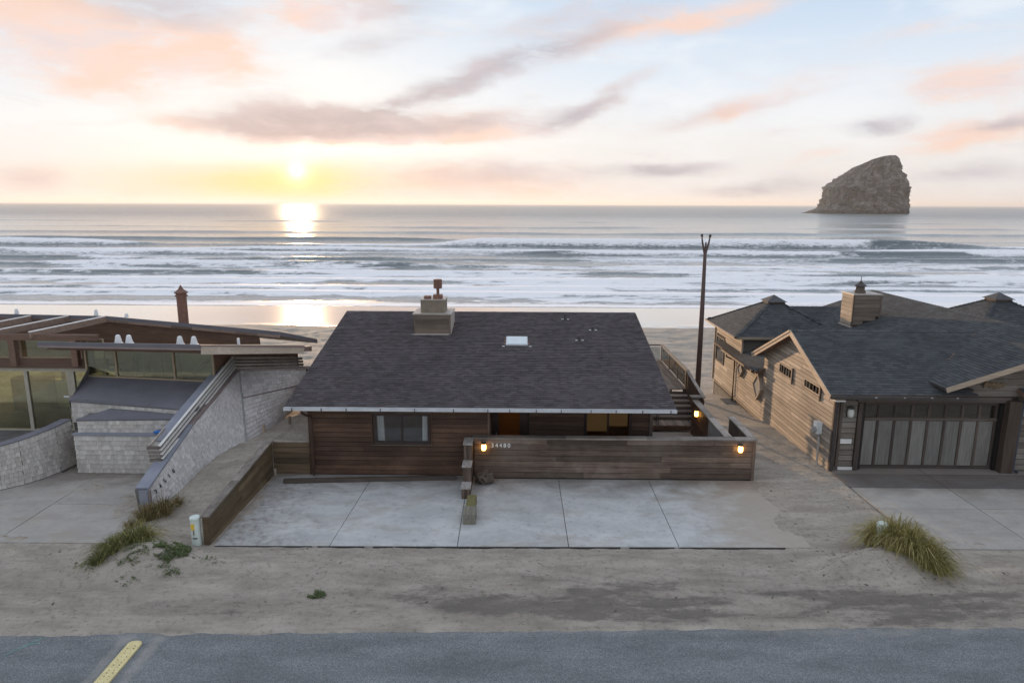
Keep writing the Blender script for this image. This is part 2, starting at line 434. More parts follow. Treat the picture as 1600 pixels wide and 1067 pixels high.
# ------------------------------------------------------------------ objects
WL = {}          # world location of every object


def link(o, loc=(0, 0, 0), parent=None):
    COL.objects.link(o)
    WL[o.name] = Vector(loc)
    if parent is not None:
        o.parent = parent
        o.location = Vector(loc) - WL[parent.name]
    else:
        o.location = loc
    return o


def tag(o, label=None, cat=None, group=None, kind=None):
    if label: o['label'] = label
    if cat: o['category'] = cat
    if group: o['group'] = group
    if kind: o['kind'] = kind
    return o


def thing(name, loc, label, cat, group=None):
    o = bpy.data.objects.new(name, None)
    o.empty_display_size = 0.2
    link(o, loc)
    return tag(o, label, cat, group)


UNIT = {}


def unit_mesh(mat):
    key = mat.name
    if key not in UNIT:
        me = bpy.data.meshes.new('board_' + key)
        v = [(x, y, z) for z in (-.5, .5) for y in (-.5, .5) for x in (-.5, .5)]
        f = [(0, 2, 3, 1), (4, 5, 7, 6), (0, 1, 5, 4), (2, 6, 7, 3), (0, 4, 6, 2), (1, 3, 7, 5)]
        me.from_pydata(v, [], f)
        me.materials.append(mat)
        UNIT[key] = me
    return UNIT[key]


def piece(name, parent, c, size, mat, rot=None):
    """one board, post, panel ...: a box that shares its mesh with its likes. rot: Matrix 3x3 or euler"""
    o = bpy.data.objects.new(name, unit_mesh(mat))
    link(o, c, parent)
    o.scale = size
    if rot is not None:
        if isinstance(rot, Matrix):
            o.rotation_mode = 'QUATERNION'
            o.rotation_quaternion = rot.to_quaternion()
        else:
            o.rotation_euler = rot
    return o


def bar(name, parent, a, b, wd, ht, mat, upv=(0, 0, 1)):
    """a box running from a to b, wd across, ht along its own up"""
    a, b = Vector(a), Vector(b)
    x = (b - a)
    L = x.length
    x.normalize()
    y = Vector(upv).cross(x).normalized()
    z = x.cross(y)
    return piece(name, parent, (a + b) / 2, (L, wd, ht), mat, Matrix((x, y, z)).transposed())


class MB:
    def __init__(s):
        s.v, s.f, s.t = [], [], []

    def add(s, vs, fs, tint=0.5):
        n = len(s.v)
        s.v.extend([tuple(p) for p in vs])
        for f in fs:
            s.f.append(tuple(i + n for i in f))
            s.t.append(tint)

    def box(s, lo, hi, tint=0.5):
        (a, b, c), (d_, e, f) = lo, hi
        s.add([(a, b, c), (d_, b, c), (d_, e, c), (a, e, c), (a, b, f), (d_, b, f), (d_, e, f), (a, e, f)],
              [(0, 3, 2, 1), (4, 5, 6, 7), (0, 1, 5, 4), (1, 2, 6, 5), (2, 3, 7, 6), (3, 0, 4, 7)], tint)

    def hexa(s, bot, top, tint=0.5):
        s.add(list(bot) + list(top), [(3, 2, 1, 0), (4, 5, 6, 7), (0, 1, 5, 4), (1, 2, 6, 5), (2, 3, 7, 6), (3, 0, 4, 7)], tint)

    def slab(s, poly, thick, nrm=None, tint=0.5):
        """polygon (counter-clockwise from outside) given depth"""
        p = [Vector(q) for q in poly]
        if nrm is None:
            nrm = Vector((0, 0, 0))
            for i in range(len(p)):
                a, b = p[i], p[(i + 1) % len(p)]
                nrm += a.cross(b)
            nrm.normalize()
        q = [x - Vector(nrm) * thick for x in p]
        n = len(p)
        s.add(p + q, [tuple(range(n)), tuple(range(2 * n - 1, n - 1, -1))] + [(i, n + i, n + (i + 1) % n, (i + 1) % n) for i in range(n)], tint)

    def tube(s, pts, radii, seg=10, cap=True, tint=0.5):
        pts = [Vector(p) for p in pts]
        rings = []
        n0 = len(s.v)
        for i, p in enumerate(pts):
            a = pts[max(i - 1, 0)]; b = pts[min(i + 1, len(pts) - 1)]
            z = (b - a).normalized()
            x = z.orthogonal().normalized() if abs(z.z) < .99 else Vector((1, 0, 0))
            if abs(z.z) < .99:
                x = z.cross(Vector((0, 0, 1))).normalized()
            y = z.cross(x)
            r = radii[i] if hasattr(radii, '__len__') else radii
            for k in range(seg):
                an = 2 * math.pi * k / seg
                s.v.append(tuple(p + x * r * math.cos(an) + y * r * math.sin(an)))
        for i in range(len(pts) - 1):
            for k in range(seg):
                a = n0 + i * seg + k; b = n0 + i * seg + (k + 1) % seg
                s.f.append((a, b, b + seg, a + seg)); s.t.append(tint)
        if cap:
            s.f.append(tuple(n0 + seg - 1 - k for k in range(seg))); s.t.append(tint)
            e = n0 + (len(pts) - 1) * seg
            s.f.append(tuple(e + k for k in range(seg))); s.t.append(tint)

    def build(s, name, mat, parent=None, smooth=False, kind=None):
        v = np.array(s.v, dtype=float)
        lo, hi = v.min(0), v.max(0)
        org = Vector(((lo[0] + hi[0]) / 2, (lo[1] + hi[1]) / 2, lo[2]))
        me = bpy.data.meshes.new(name)
        me.from_pydata((v - np.array(org)).tolist(), [], s.f)
        me.materials.append(mat)
        if len(set(s.t)) > 1:
            at = me.attributes.new('tint', 'FLOAT', 'FACE')
            at.data.foreach_set('value', np.array(s.t, dtype=np.float32))
        if smooth:
            me.polygons.foreach_set('use_smooth', [True] * len(me.polygons))
        me.update()
        o = bpy.data.objects.new(name, me)
        link(o, org, parent)
        if kind:
            o['kind'] = kind
        return o


def mb_box(name, parent, lo, hi, mat):
    b = MB(); b.box(lo, hi)
    return b.build(name, mat, parent)


# ------------------------------------------------------------------ numpy noise
def _h(ix, iy, seed):
    n = (ix.astype(np.int64) * 374761393 + iy.astype(np.int64) * 668265263 + seed * 144665) & 0x7fffffff
    n = ((n ^ (n >> 13)) * 1274126177) & 0x7fffffff
    n = n ^ (n >> 16)
    return (n & 0xffff) / 65535.0


def vnoise(x, y, seed=0):
    x = np.asarray(x, float); y = np.asarray(y, float)
    ix, iy = np.floor(x), np.floor(y)
    fx, fy = x - ix, y - iy
    fx = fx * fx * (3 - 2 * fx); fy = fy * fy * (3 - 2 * fy)
    a, b = _h(ix, iy, seed), _h(ix + 1, iy, seed)
    c, e = _h(ix, iy + 1, seed), _h(ix + 1, iy + 1, seed)
    return (a * (1 - fx) + b * fx) * (1 - fy) + (c * (1 - fx) + e * fx) * fy


def fbm(x, y, seed=0, oct_=4, gain=0.5):
    s_, a, t = 0.0, 1.0, 0.0
    for i in range(oct_):
        s_ = s_ + a * vnoise(x * 2 ** i, y * 2 ** i, seed + 17 * i)
        t += a
        a *= gain
    return s_ / t


def sst(v, lo, hi):
    t = np.clip((np.asarray(v, float) - lo) / (hi - lo), 0, 1)
    return t * t * (3 - 2 * t)


# ------------------------------------------------------------------ ground
def road_edge(x):
    return 13.36 + 0.0307 * x


def ground_h(x, y):
    x = np.asarray(x, float); y = np.asarray(y, float)
    z = np.interp(y, [8, 12.0, 14.2, 15.5, 17, 22, 28, 30, 34, 37, 45, 55, 69, 84, 110, 160, 300],
                  [-0.5, -0.30, 0.0, 0.03, 0.0, 0.0, -0.16, -0.42, -0.72, -1.25, -1.9, -2.25, -2.62, -3.02, -4.2, -6, -9])
    # edge of the asphalt: sand feathers out over it
    e = y - road_edge(x)
    lip = (fbm(x * 1.6, y * 1.6, 5, 4) - 0.5) * 0.10
    z = np.where(y < 15.2, -0.03 + 0.22 * np.clip(e + lip * 2.2, -2, 0.12) + 0.045 * sst(e, 0.0, 1.5), z)
    near = sst(y, 13.3, 14.2) * (1 - sst(y, 38, 46))
    # worn tyre ruts and blown sand on the verge
    verge = sst(y, 13.5, 14.2) * (1 - sst(y, 16.4, 17.0))
    z = z + verge * 0.17 * (fbm(x * 0.42, y * 2.0, 11, 5, 0.6) - 0.45)
    z = z + near * 0.055 * (fbm(x * 2.3, y * 3.6, 12, 4, 0.6) - 0.5)
    z = z - 0.10 * np.exp(-((y - 14.9 - 0.02 * (x + 14)) / 0.28) ** 2) * (1 - sst(x, -10.5, -6.5)) * verge
    z = z + 0.05 * np.exp(-((y - 15.35 - 0.02 * (x + 14)) / 0.25) ** 2) * (1 - sst(x, -9.0, -6.0)) * verge
    # mounds held by grass
    def mound(cx, cy, rx, ry, hgt, seed):
        r = np.sqrt(((x - cx) / rx) ** 2 + ((y - cy) / ry) ** 2)
        return hgt * (1 - sst(r + 0.35 * (fbm(x * 1.3, y * 1.3, seed, 3) - 0.5), 0.15, 1.0))
    z = z + mound(-9.7, 16.2, 2.4, 1.1, 0.34, 21) + mound(-9.0, 15.7, 1.6, 0.8, 0.12, 22)
    z = z + mound(9.9, 16.3, 1.9, 1.5, 0.34, 23) + mound(8.6, 16.1, 1.3, 0.8, 0.20, 24)
    # bank between the retaining wall and the shingled house
    left = sst(x, -11.6, -10.2) * (1 - sst(x, -8.46, -8.40))
    bank = sst(y, 17.0, 22.8) * (1 - sst(y, 29, 44))
    tilt = 1.0 - 0.22 * np.clip((-8.5 - x) / 1.6, 0, 1)
    z = z + left * bank * 1.02 * tilt
    behind = sst(x, -8.5, -8.40) * (1 - sst(x, -7.0, -6.95)) * sst(y, 21.93, 21.98) * (1 - sst(y, 29, 44))
    z = z + behind * 1.02
    # under the slabs
    slab = ((x > -8.30) & (x < 7.9) & (y > 16.95 + 0.01 * (x + 8)) & (y < 22.0))
    drift = mound(8.0, 18.4, 1.1, 1.6, 0.085, 31) + mound(8.0, 20.4, 0.6, 2.2, 0.085, 32) + mound(-8.2, 19.0, 0.75, 3.2, 0.08, 33) \
        + mound(7.6, 17.0, 1.2, 0.35, 0.06, 34)
    drift = drift * (1 + 1.1 * (fbm(x * 3.0, y * 3.0, 35, 5, 0.65) - 0.5)) + (drift > 0.02) * 0.02 * (fbm(x * 9, y * 9, 36, 3, 0.7) - 0.5)
    z = np.where(slab, -0.045 + drift, z)
    slab_r = (x > 11.0 - 0.02 * (y - 17)) & (y > 17.2) & (y < 23.2)
    drift_r = mound(12.2, 17.4, 2.2, 0.8, 0.075, 41) + mound(17.5, 18.0, 5.5, 0.9, 0.06, 42)
    drift_r = drift_r * (1 + 1.1 * (fbm(x * 3.0, y * 3.0, 45, 5, 0.65) - 0.5))
    z = np.where(slab_r, -0.045 + drift_r, z)
    slab_l = (x < -11.0) & (y > 17.05) & (y < 25)
    drift_l = mound(-11.8, 19.5, 1.6, 3.0, 0.08, 51) + mound(-14.5, 17.2, 3.5, 0.7, 0.075, 52) + mound(-14.0, 20.8, 2.2, 1.1, 0.07, 53)
    drift_l = drift_l * (1 + 1.1 * (fbm(x * 3.0, y * 3.0, 55, 5, 0.65) - 0.5))
    z = np.where(slab_l, -0.045 + drift_l, z)
    # beach ripples and footprints
    bch = sst(y, 36, 46) * (1 - sst(y, 62, 68))
    z = z + bch * (0.30 * (fbm(x * 0.35, y * 0.5, 61, 4) - 0.5) + 0.16 * (fbm(x * 1.2, y * 1.6, 62, 3) - 0.5))
    return z


def gz(x, y):
    i = min(max(int(np.searchsorted(xs, x)) - 1, 0), len(xs) - 2)
    j = min(max(int(np.searchsorted(ys, y)) - 1, 0), len(ys) - 2)
    fx, fy = (x - xs[i]) / (xs[i + 1] - xs[i]), (y - ys[j]) / (ys[j + 1] - ys[j])
    return float((GZ[j, i] * (1 - fx) + GZ[j, i + 1] * fx) * (1 - fy) + (GZ[j + 1, i] * (1 - fx) + GZ[j + 1, i + 1] * fx) * fy)


def grid_obj(name, X, Y, Z, mat, attrs=None, smooth=True):
    ny, nx = X.shape
    co = np.stack([X, Y, Z], -1).reshape(-1, 3).astype(np.float32)
    i = np.arange(ny * nx).reshape(ny, nx)
    q = np.stack([i[:-1, :-1], i[:-1, 1:], i[1:, 1:], i[1:, :-1]], -1).reshape(-1, 4)
    me = bpy.data.meshes.new(name)
    me.vertices.add(len(co)); me.vertices.foreach_set('co', co.ravel())
    me.loops.add(q.size); me.loops.foreach_set('vertex_index', q.ravel().astype(np.int32))
    me.polygons.add(len(q))
    me.polygons.foreach_set('loop_start', np.arange(0, q.size, 4, dtype=np.int32))
    me.update(calc_edges=True)
    if smooth:
        me.polygons.foreach_set('use_smooth', np.ones(len(q), bool))
    for k, a in (attrs or {}).items():
        at = me.attributes.new(k, 'FLOAT', 'POINT')
        at.data.foreach_set('value', a.ravel().astype(np.float32))
    me.materials.append(mat)
    me.validate()
    o = bpy.data.objects.new(name, me)
    link(o)
    return o


t = new_mat('sand')
n1 = t.noise(t.mapping(t.pos, (0.7, 1.6, 1)), 1.0, 7, 0.65)
n2 = t.noise(t.pos, 7.0, 6, 0.7)
n3 = t.noise(t.pos, 60.0, 3, 0.7)
dirt = t.math('MULTIPLY', t.n('ShaderNodeAttribute', attribute_name='dirt').outputs['Fac'], t.lin(t.noise(t.mapping(t.pos, (0.28, 1.1, 1)), 1.0, 5, 0.6), 0.36, 0.62, 0.25, 1.3))
wet = t.n('ShaderNodeAttribute', attribute_name='wet').outputs['Fac']
c = t.mix(t.smooth(n1, 0.32, 0.7), (0.48, 0.435, 0.375), (0.35, 0.312, 0.262))
c = t.mix(t.smooth(n2, 0.5, 0.75), c, (0.25, 0.215, 0.175))
dm = t.smooth(t.math('ADD', t.math('MULTIPLY', dirt, 0.66), t.math('MULTIPLY', t.math('SUBTRACT', t.noise(t.mapping(t.pos, (1.3, 3.0, 1)), 1.0, 11, 0.82), 0.5), 2.6)), 0.40, 0.95)
c = t.mix(t.math('MULTIPLY', dm, 0.8), c, t.mix(n3, (0.07, 0.066, 0.062), (0.19, 0.175, 0.16)))
c = t.mix(t.math('MULTIPLY', dirt, 0.30), c, (0.25, 0.22, 0.185))
spk = t.smooth(t.noise(t.mapping(t.pos, (5, 9, 5)), 1.0, 3, 0.7), 0.66, 0.71)
c = t.mix(t.math('MULTIPLY', spk, 0.65), c, (0.10, 0.085, 0.07))
wetn = t.smooth(t.math('ADD', wet, t.math('MULTIPLY', t.math('SUBTRACT', n1, 0.5), 0.12)), 0.42, 0.62)
c = t.mix(wetn, c, (0.20, 0.155, 0.115))
n4 = t.noise(t.mapping(t.pos, (0.55, 2.3, 1), rot=(0, 0, 0.05)), 1.0, 8, 0.72, 0.4)
c = t.vec('SCALE', c, scale=t.lin(n4, 0.32, 0.68, 0.82, 1.14))
c = t.vec('SCALE', c, scale=t.lin(n3, 0.2, 0.8, 0.8, 1.2))
t.put(t.bsdf.inputs['Base Color'], c)
t.put(t.bsdf.inputs['Roughness'], t.lin(wetn, 0, 1, 0.92, 0.14))
t.put(t.bsdf.inputs['Specular IOR Level'], t.lin(wetn, 0, 1, 0.15, 0.9))
t.put(t.bsdf.inputs['Coat Weight'], wetn)
t.bsdf.inputs['Coat Roughness'].default_value = 0.08
t.bsdf.inputs['Coat IOR'].default_value = 1.45
hgt = t.math('ADD', t.math('MULTIPLY', t.math('ADD', n2, n4), 1.0), t.math('MULTIPLY', n3, 0.25))
b_ = t.n('ShaderNodeBump')
b_.inputs['Distance'].default_value = 0.07
t.put(b_.inputs['Strength'], t.lin(wetn, 0, 1, 1.0, 0.0))
t.put(b_.inputs['Height'], hgt)
t.t.links.new(b_.outputs[0], t.bsdf.inputs['Normal'])
M['sand'] = t.m

xs = np.concatenate([np.linspace(-420, -60, 60)[:-1], np.linspace(-60, -20, 80)[:-1], np.arange(-20, 20, 0.09), np.linspace(20, 60, 80), np.linspace(60, 420, 60)[1:]])
ys = np.concatenate([np.linspace(10.5, 12.6, 12)[:-1], np.arange(12.6, 24, 0.07), np.arange(24, 42, 0.15), np.arange(42, 92, 0.4), np.linspace(92, 140, 20)])
GX, GY = np.meshgrid(xs, ys)
GZ = ground_h(GX, GY)
dirtA = 0.30 * sst(GY, 13.5, 13.9) * (1 - sst(GY, 14.7, 15.3)) + sst(GY, 13.4, 13.9) * (1 - sst(GY, 14.9, 16.2)) * (0.30 + 0.70 * sst(GX, -6, 2)) + 0.35 * np.exp(-((GY - 16.7) / 0.25) ** 2) \
    + 0.25 * sst(GY, 36, 40) * (1 - sst(GY, 50, 60))
wetA = sst(GY + 0.6 * (fbm(GX * 0.03, GY * 0.05, 71, 3) - 0.5) * 10, 63.5, 66.5)
grid_obj('sand', GX, GY, GZ, M['sand'], {'dirt': dirtA, 'wet': wetA})['kind'] = 'structure'

# road
t = new_mat('asphalt')
g1 = t.noise(t.pos, 48.0, 4, 0.85)
g2 = t.noise(t.mapping(t.pos, (0.5, 1.6, 1)), 1.0, 6, 0.65)
g3 = t.noise(t.pos, 30.0, 2, 0.6)
c = t.mix(t.smooth(g1, 0.36, 0.68), (0.080, 0.090, 0.095), (0.278, 0.292, 0.296))
c = t.vec('SCALE', c, scale=t.lin(g2, 0.3, 0.7, 0.74, 1.24))
dust = t.n('ShaderNodeAttribute', attribute_name='dust').outputs['Fac']
dd = t.math('MULTIPLY', t.smooth(t.math('ADD', dust, t.math('MULTIPLY', t.math('SUBTRACT', t.noise(t.mapping(t.pos, (2.0, 3.0, 1)), 1.0, 6, 0.7), 0.5), 0.9)), 0.3, 0.95), 0.6)
c = t.mix(dd, c, (0.36, 0.34, 0.31))
t.put(t.bsdf.inputs['Base Color'], c)
t.bsdf.inputs['Roughness'].default_value = 0.85
bump(t, g1, 0.5, 0.006)
M['asphalt'] = t.m
rx = np.concatenate([np.linspace(-300, -16, 40)[:-1], np.arange(-16, 16, 0.12), np.linspace(16, 300, 40)])
ry = np.concatenate([np.linspace(4.5, 10.5, 12)[:-1], np.arange(10.5, 14.4, 0.08)])
RX, RY = np.meshgrid(rx, ry)
dus = 0.42 * np.exp(-((road_edge(RX) - RY - 0.05) / 0.22) ** 2)
lx = -8.05 + 0.02 * (12.75 - RY)
dus = dus + 0.75 * (np.exp(-((RX - lx + 0.33) / 0.16) ** 2) + np.exp(-((RX - lx - 0.36) / 0.20) ** 2)) * (1 - sst(RY, 12.7, 13.3))
dus = dus + 0.35 * np.exp(-((RX - 8.5) / 3.5) ** 2 - ((RY - 13.2) / 0.35) ** 2)
RZ = np.full_like(RX, -0.030) + np.where(RY > 14.0, -0.3, 0)
grid_obj('road', RX, RY, RZ, M['asphalt'], {'dust': dus})['kind'] = 'structure'

# ------------------------------------------------------------------ sea
SEA = -3.0
sea_y = np.concatenate([np.arange(69.5, 120, 0.22), np.arange(120, 235, 0.34), np.geomspace(235, 900, 170)[1:], np.geomspace(900, 30000, 60)[1:]])
sea_u = np.linspace(-1.0, 1.0, 760)
SX = sea_u[None, :] * (sea_y[:, None] * 0.95 + 30)
SY = np.repeat(sea_y[:, None], len(sea_u), 1)
H = np.zeros_like(SX); FO = np.zeros_like(SX)
#        y0    amp  width  wob  foam-bias seed
WAVES = [(82.5, 0.10, 1.0, 2.0, 0.95, 1), (92.0, 0.36, 1.7, 3.0, 0.90, 2), (100.5, 0.22, 1.5, 3.5, 0.70, 12), (108.8, 0.62, 2.1, 4.0, 0.72, 3), (120.0, 0.40, 2.0, 5.0, 0.50, 4),
         (134.5, 0.95, 2.7, 5.5, 0.45, 5), (149.5, 0.55, 2.6, 6.0, 0.48, 6), (166.0, 0.90, 3.0, 6.0, 0.55, 7), (181.0, 0.75, 3.2, 6.0, 0.60, 8),
         (202.0, 1.75, 3.8, 5.0, 0.50, 9), (233.0, 0.75, 4.5, 9.0, 0.10, 10), (285.0, 0.55, 6.0, 12.0, 0.02, 11), (360.0, 0.5, 8.0, 16.0, 0.0, 13), (470.0, 0.45, 9.0, 20.0, 0.0, 14)]
for (y0, amp, wd, wob, fbias, sd) in WAVES:
    yc = y0 + wob * 2 * (fbm(SX * 0.010 + 3.7 * sd, np.full_like(SX, sd * 1.3), 100 + sd, 3) - 0.5) + 0.8 * (vnoise(SX * 0.12, np.full_like(SX, sd), 130 + sd) - 0.5)
    env = 0.25 + 1.1 * sst(fbm(SX * 0.014 + 9.1 * sd, np.full_like(SX, sd * 2.1), 200 + sd, 2), 0.30, 0.62)
    s_ = (SY - yc) / wd
    prof = np.where(s_ < 0, np.exp(-(s_ / 0.55) ** 2), np.exp(-(s_ / 1.6) ** 2))
    H += amp * env * prof
    brk = sst(fbm(SX * 0.020 + 5.3 * sd, np.full_like(SX, sd * 3.3), 300 + sd, 3) + (fbias - 0.5) * 0.9, 0.42, 0.56)
    H += brk * 0.16 * amp * prof * (fbm(SX * 1.1, SY * 1.1, 400 + sd, 3) - 0.3)
    FO = np.maximum(FO, brk * np.where(s_ < 0, np.exp(-(s_ / 0.75) ** 2), np.exp(-(s_ / (1.1 + 2.4 * fbias)) ** 2)) * (1.1 if fbias > 0.05 else 0.0))
surf = sst(SY, 80, 86) * (1 - sst(SY, 180, 225))
sheet = fbm(SX * 0.05, SY * 0.16, 500, 5) * 0.75 + fbm(SX * 0.3, SY * 0.8, 501, 3) * 0.25
FO = np.maximum(FO, surf * sst(sheet, 0.34, 0.58) * (0.60 + 0.35 * (1 - sst(SY, 110, 160))))
FO = np.maximum(FO, 0.5 * (1 - sst(SY, 84, 95)) * sst(SY, 79.5, 83) * sst(sheet, 0.35, 0.6))
chop = sst(SY, 90, 120)
H += chop * (0.16 * (fbm(SX * 0.16, SY * 0.42, 600, 4) - 0.5) + 0.07 * (fbm(SX * 0.7, SY * 1.3, 601, 2) - 0.5) * (1 - sst(SY, 250, 400)))
H += sst(SY, 230, 320) * (1 - sst(SY, 1500, 3000)) * 0.55 * (fbm(SX * 0.02, SY * 0.075, 602, 4) - 0.5)
SZ = SEA + H
SZ = np.where(SY < 84, SEA + 0.02 + 0.016 * (84 - SY), SZ)      # swash runs up the sand
SZ = np.where(SY < 84, np.minimum(SZ, ground_h(SX, SY) + 0.012 - 0.10 * np.clip((80.5 + 6.0 * (fbm(SX * 0.02, np.full_like(SX, 4.4), 610, 4) - 0.5) - SY) * 0.2, 0, 1)), SZ)
t = new_mat('sea_water')
fo = t.n('ShaderNodeAttribute', attribute_name='foam').outputs['Fac']
w1 = t.noise(t.mapping(t.pos, (0.55, 1.3, 1)), 1.0, 5, 0.6)
w2 = t.noise(t.mapping(t.pos, (0.05, 0.16, 1)), 1.0, 5, 0.6)
lace = t.math('ADD', t.math('MULTIPLY', t.noise(t.mapping(t.pos, (0.8, 1.7, 1)), 1.0, 8, 0.75, 0.8), 0.6), t.math('MULTIPLY', t.noise(t.mapping(t.pos, (0.10, 0.22, 1)), 1.0, 7, 0.7, 1.2), 0.4))
fm = t.smooth(t.math('ADD', fo, t.math('MULTIPLY', t.math('SUBTRACT', lace, 0.5), 2.4)), 0.30, 0.86)
c = t.mix(fm, t.mix(w2, (0.065, 0.095, 0.105), (0.12, 0.155, 0.16)), (0.90, 0.90, 0.91))
t.put(t.bsdf.inputs['Base Color'], c)
far_ = t.smooth(t.sep(t.pos)[1], 150.0, 900.0)
t.put(t.bsdf.inputs['Roughness'], t.math('MAXIMUM', t.lin(fm, 0, 1, 0.09, 0.9), t.math('MULTIPLY_ADD', far_, 0.22, 0.09)))
t.bsdf.inputs['IOR'].default_value = 1.42
t.put(t.bsdf.inputs['Specular IOR Level'], t.lin(fm, 0, 1, 0.6, 0.1))
b1 = t.n('ShaderNodeBump')
b1.inputs['Strength'].default_value = 0.4
b1.inputs['Distance'].default_value = 0.16
w3 = t.noise(t.mapping(t.pos, (0.035, 0.14, 1)), 1.0, 7, 0.72)
t.put(b1.inputs['Height'], t.math('ADD', t.math('ADD', w1, t.math('MULTIPLY', w3, 3.0)), t.math('MULTIPLY', fm, 0.9)))
t.t.links.new(b1.outputs[0], t.bsdf.inputs['Normal'])
M['sea'] = t.m
grid_obj('sea', SX, SY, SZ, M['sea'], {'foam': FO})['kind'] = 'structure'

# ------------------------------------------------------------------ the great rock out at sea
prof_l = [(-6, 425), (0, 436), (1.5, 443), (7.3, 457.4), (20.5, 463.0), (38.3, 465.8), (50.4, 479.8), (67.1, 505.4), (79.1, 530.4), (84.7, 546.4), (86.0, 556)]
prof_r = [(-6, 587), (0, 586.2), (32.1, 581.5), (46.1, 579.9), (64.5, 573.0), (72, 571.5), (77.5, 569.5), (82, 567.5), (86.0, 563)]
nz_, na_ = 90, 150
zs = np.linspace(-6, 86.0, nz_)
L = np.interp(zs, [p[0] for p in prof_l], [p[1] for p in prof_l])
R = np.interp(zs, [p[0] for p in prof_r], [p[1] for p in prof_r])
an = np.linspace(0, 2 * np.pi, na_, endpoint=False)
cx, hw = (L + R) / 2, (R - L) / 2
dep = np.clip(hw * 0.78, 0.5, 52) * (1 - 0.25 * np.clip(zs / 86, 0, 1))
ca, sa = np.cos(an), np.sin(an)
sq = 1.0 / (np.abs(ca) ** 2.6 + np.abs(sa) ** 2.6) ** (1 / 2.6)
RXr = cx[:, None] + hw[:, None] * (ca * sq)[None, :]
RYr = 1050 + 18 + dep[:, None] * (sa * sq)[None, :]
RZr = np.repeat(zs[:, None], na_, 1)
A2 = np.repeat(an[None, :], nz_, 0)
n_a = fbm(A2 * 5.0 + RZr * 0.045, RZr * 0.05 + 7, 700, 5, 0.6) - 0.5
n_b = fbm(A2 * 16.0 + RZr * 0.12, RZr * 0.16 + 3, 701, 4, 0.6) - 0.5
amp = np.clip(hw, 0, 30)[:, None] / 30
RXr += ca[None, :] * (n_a * 10 + n_b * 7.0) * amp
RYr += sa[None, :] * (n_a * 30 + n_b * 18.0) * amp
RZr = RZr + (n_b * 4.0) * amp * np.clip(zs[:, None] / 20, 0, 1)
vv = np.stack([RXr, RYr, RZr + SEA], -1).reshape(-1, 3)
ff = []
for i in range(nz_ - 1):
    for k in range(na_):
        k2 = (k + 1) % na_
        ff.append((i * na_ + k, i * na_ + k2, (i + 1) * na_ + k2, (i + 1) * na_ + k))
ff.append(tuple((nz_ - 1) * na_ + k for k in range(na_)))
t = new_mat('sea_stack_rock')
r1 = t.noise(t.mapping(t.pos, (0.10, 0.10, 0.045), rot=(0, 0.5, 0)), 1.0, 8, 0.68, 0.8)
r2 = t.noise(t.pos, 0.32, 6, 0.7)
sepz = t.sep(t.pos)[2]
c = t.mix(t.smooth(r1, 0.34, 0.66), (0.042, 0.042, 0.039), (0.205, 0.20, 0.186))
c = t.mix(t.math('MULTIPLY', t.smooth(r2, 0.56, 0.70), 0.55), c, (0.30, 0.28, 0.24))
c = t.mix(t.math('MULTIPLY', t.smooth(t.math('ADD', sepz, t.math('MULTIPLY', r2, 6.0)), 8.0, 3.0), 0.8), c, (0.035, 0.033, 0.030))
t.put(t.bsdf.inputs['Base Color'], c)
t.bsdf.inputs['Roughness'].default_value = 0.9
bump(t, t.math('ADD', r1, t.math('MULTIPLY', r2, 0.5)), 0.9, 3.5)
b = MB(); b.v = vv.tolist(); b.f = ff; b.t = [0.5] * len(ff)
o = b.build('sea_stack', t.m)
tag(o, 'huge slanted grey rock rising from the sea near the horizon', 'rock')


# ------------------------------------------------------------------ concrete
def concrete(name, c1, c2, sand=0.3, dark=0.3):
    t = new_mat(name)
    a = t.noise(t.mapping(t.pos, (0.8, 1.3, 1)), 1.0, 7, 0.65, 0.5)
    b = t.noise(t.pos, 5.0, 6, 0.7)
    g = t.noise(t.pos, 45.0, 3, 0.75)
    c = t.mix(t.smooth(a, 0.32, 0.68), c1, c2)
    c = t.mix(t.math('MULTIPLY', t.smooth(b, 0.52, 0.72), dark), c, tuple(x * 0.55 for x in c2))
    c = t.mix(t.math('MULTIPLY', t.smooth(t.noise(t.mapping(t.pos, (0.5, 0.9, 1), loc=(5, 3, 0)), 1.0, 7, 0.7), 0.50, 0.66), sand), c, (0.33, 0.285, 0.235))
    rv = t.n('ShaderNodeObjectInfo').outputs['Random']
    c = t.vec('SCALE', c, scale=t.math('MULTIPLY', t.lin(g, 0.2, 0.8, 0.85, 1.15), t.lin(rv, 0, 1, 0.93, 1.07)))
    # damp dirty band along the foot of the wall and by the retaining wall
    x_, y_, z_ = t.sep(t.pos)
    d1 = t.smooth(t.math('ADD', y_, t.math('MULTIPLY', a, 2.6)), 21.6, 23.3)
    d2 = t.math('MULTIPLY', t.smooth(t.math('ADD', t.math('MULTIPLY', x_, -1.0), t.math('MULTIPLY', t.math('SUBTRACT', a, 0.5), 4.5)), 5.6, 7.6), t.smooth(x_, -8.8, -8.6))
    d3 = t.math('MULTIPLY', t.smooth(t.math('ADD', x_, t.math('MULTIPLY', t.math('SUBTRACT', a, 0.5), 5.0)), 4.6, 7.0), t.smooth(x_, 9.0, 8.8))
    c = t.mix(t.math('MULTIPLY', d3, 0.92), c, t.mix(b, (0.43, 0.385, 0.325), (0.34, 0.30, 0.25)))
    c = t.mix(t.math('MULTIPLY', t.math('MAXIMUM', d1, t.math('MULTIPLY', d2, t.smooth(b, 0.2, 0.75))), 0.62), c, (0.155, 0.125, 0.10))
    t.put(t.bsdf.inputs['Base Color'], c)
    t.bsdf.inputs['Roughness'].default_value = 0.85
    t.bsdf.inputs['Specular IOR Level'].default_value = 0.25
    bump(t, t.math('ADD', b, t.math('MULTIPLY', g, 0.3)), 0.35, 0.008)
    return t.m


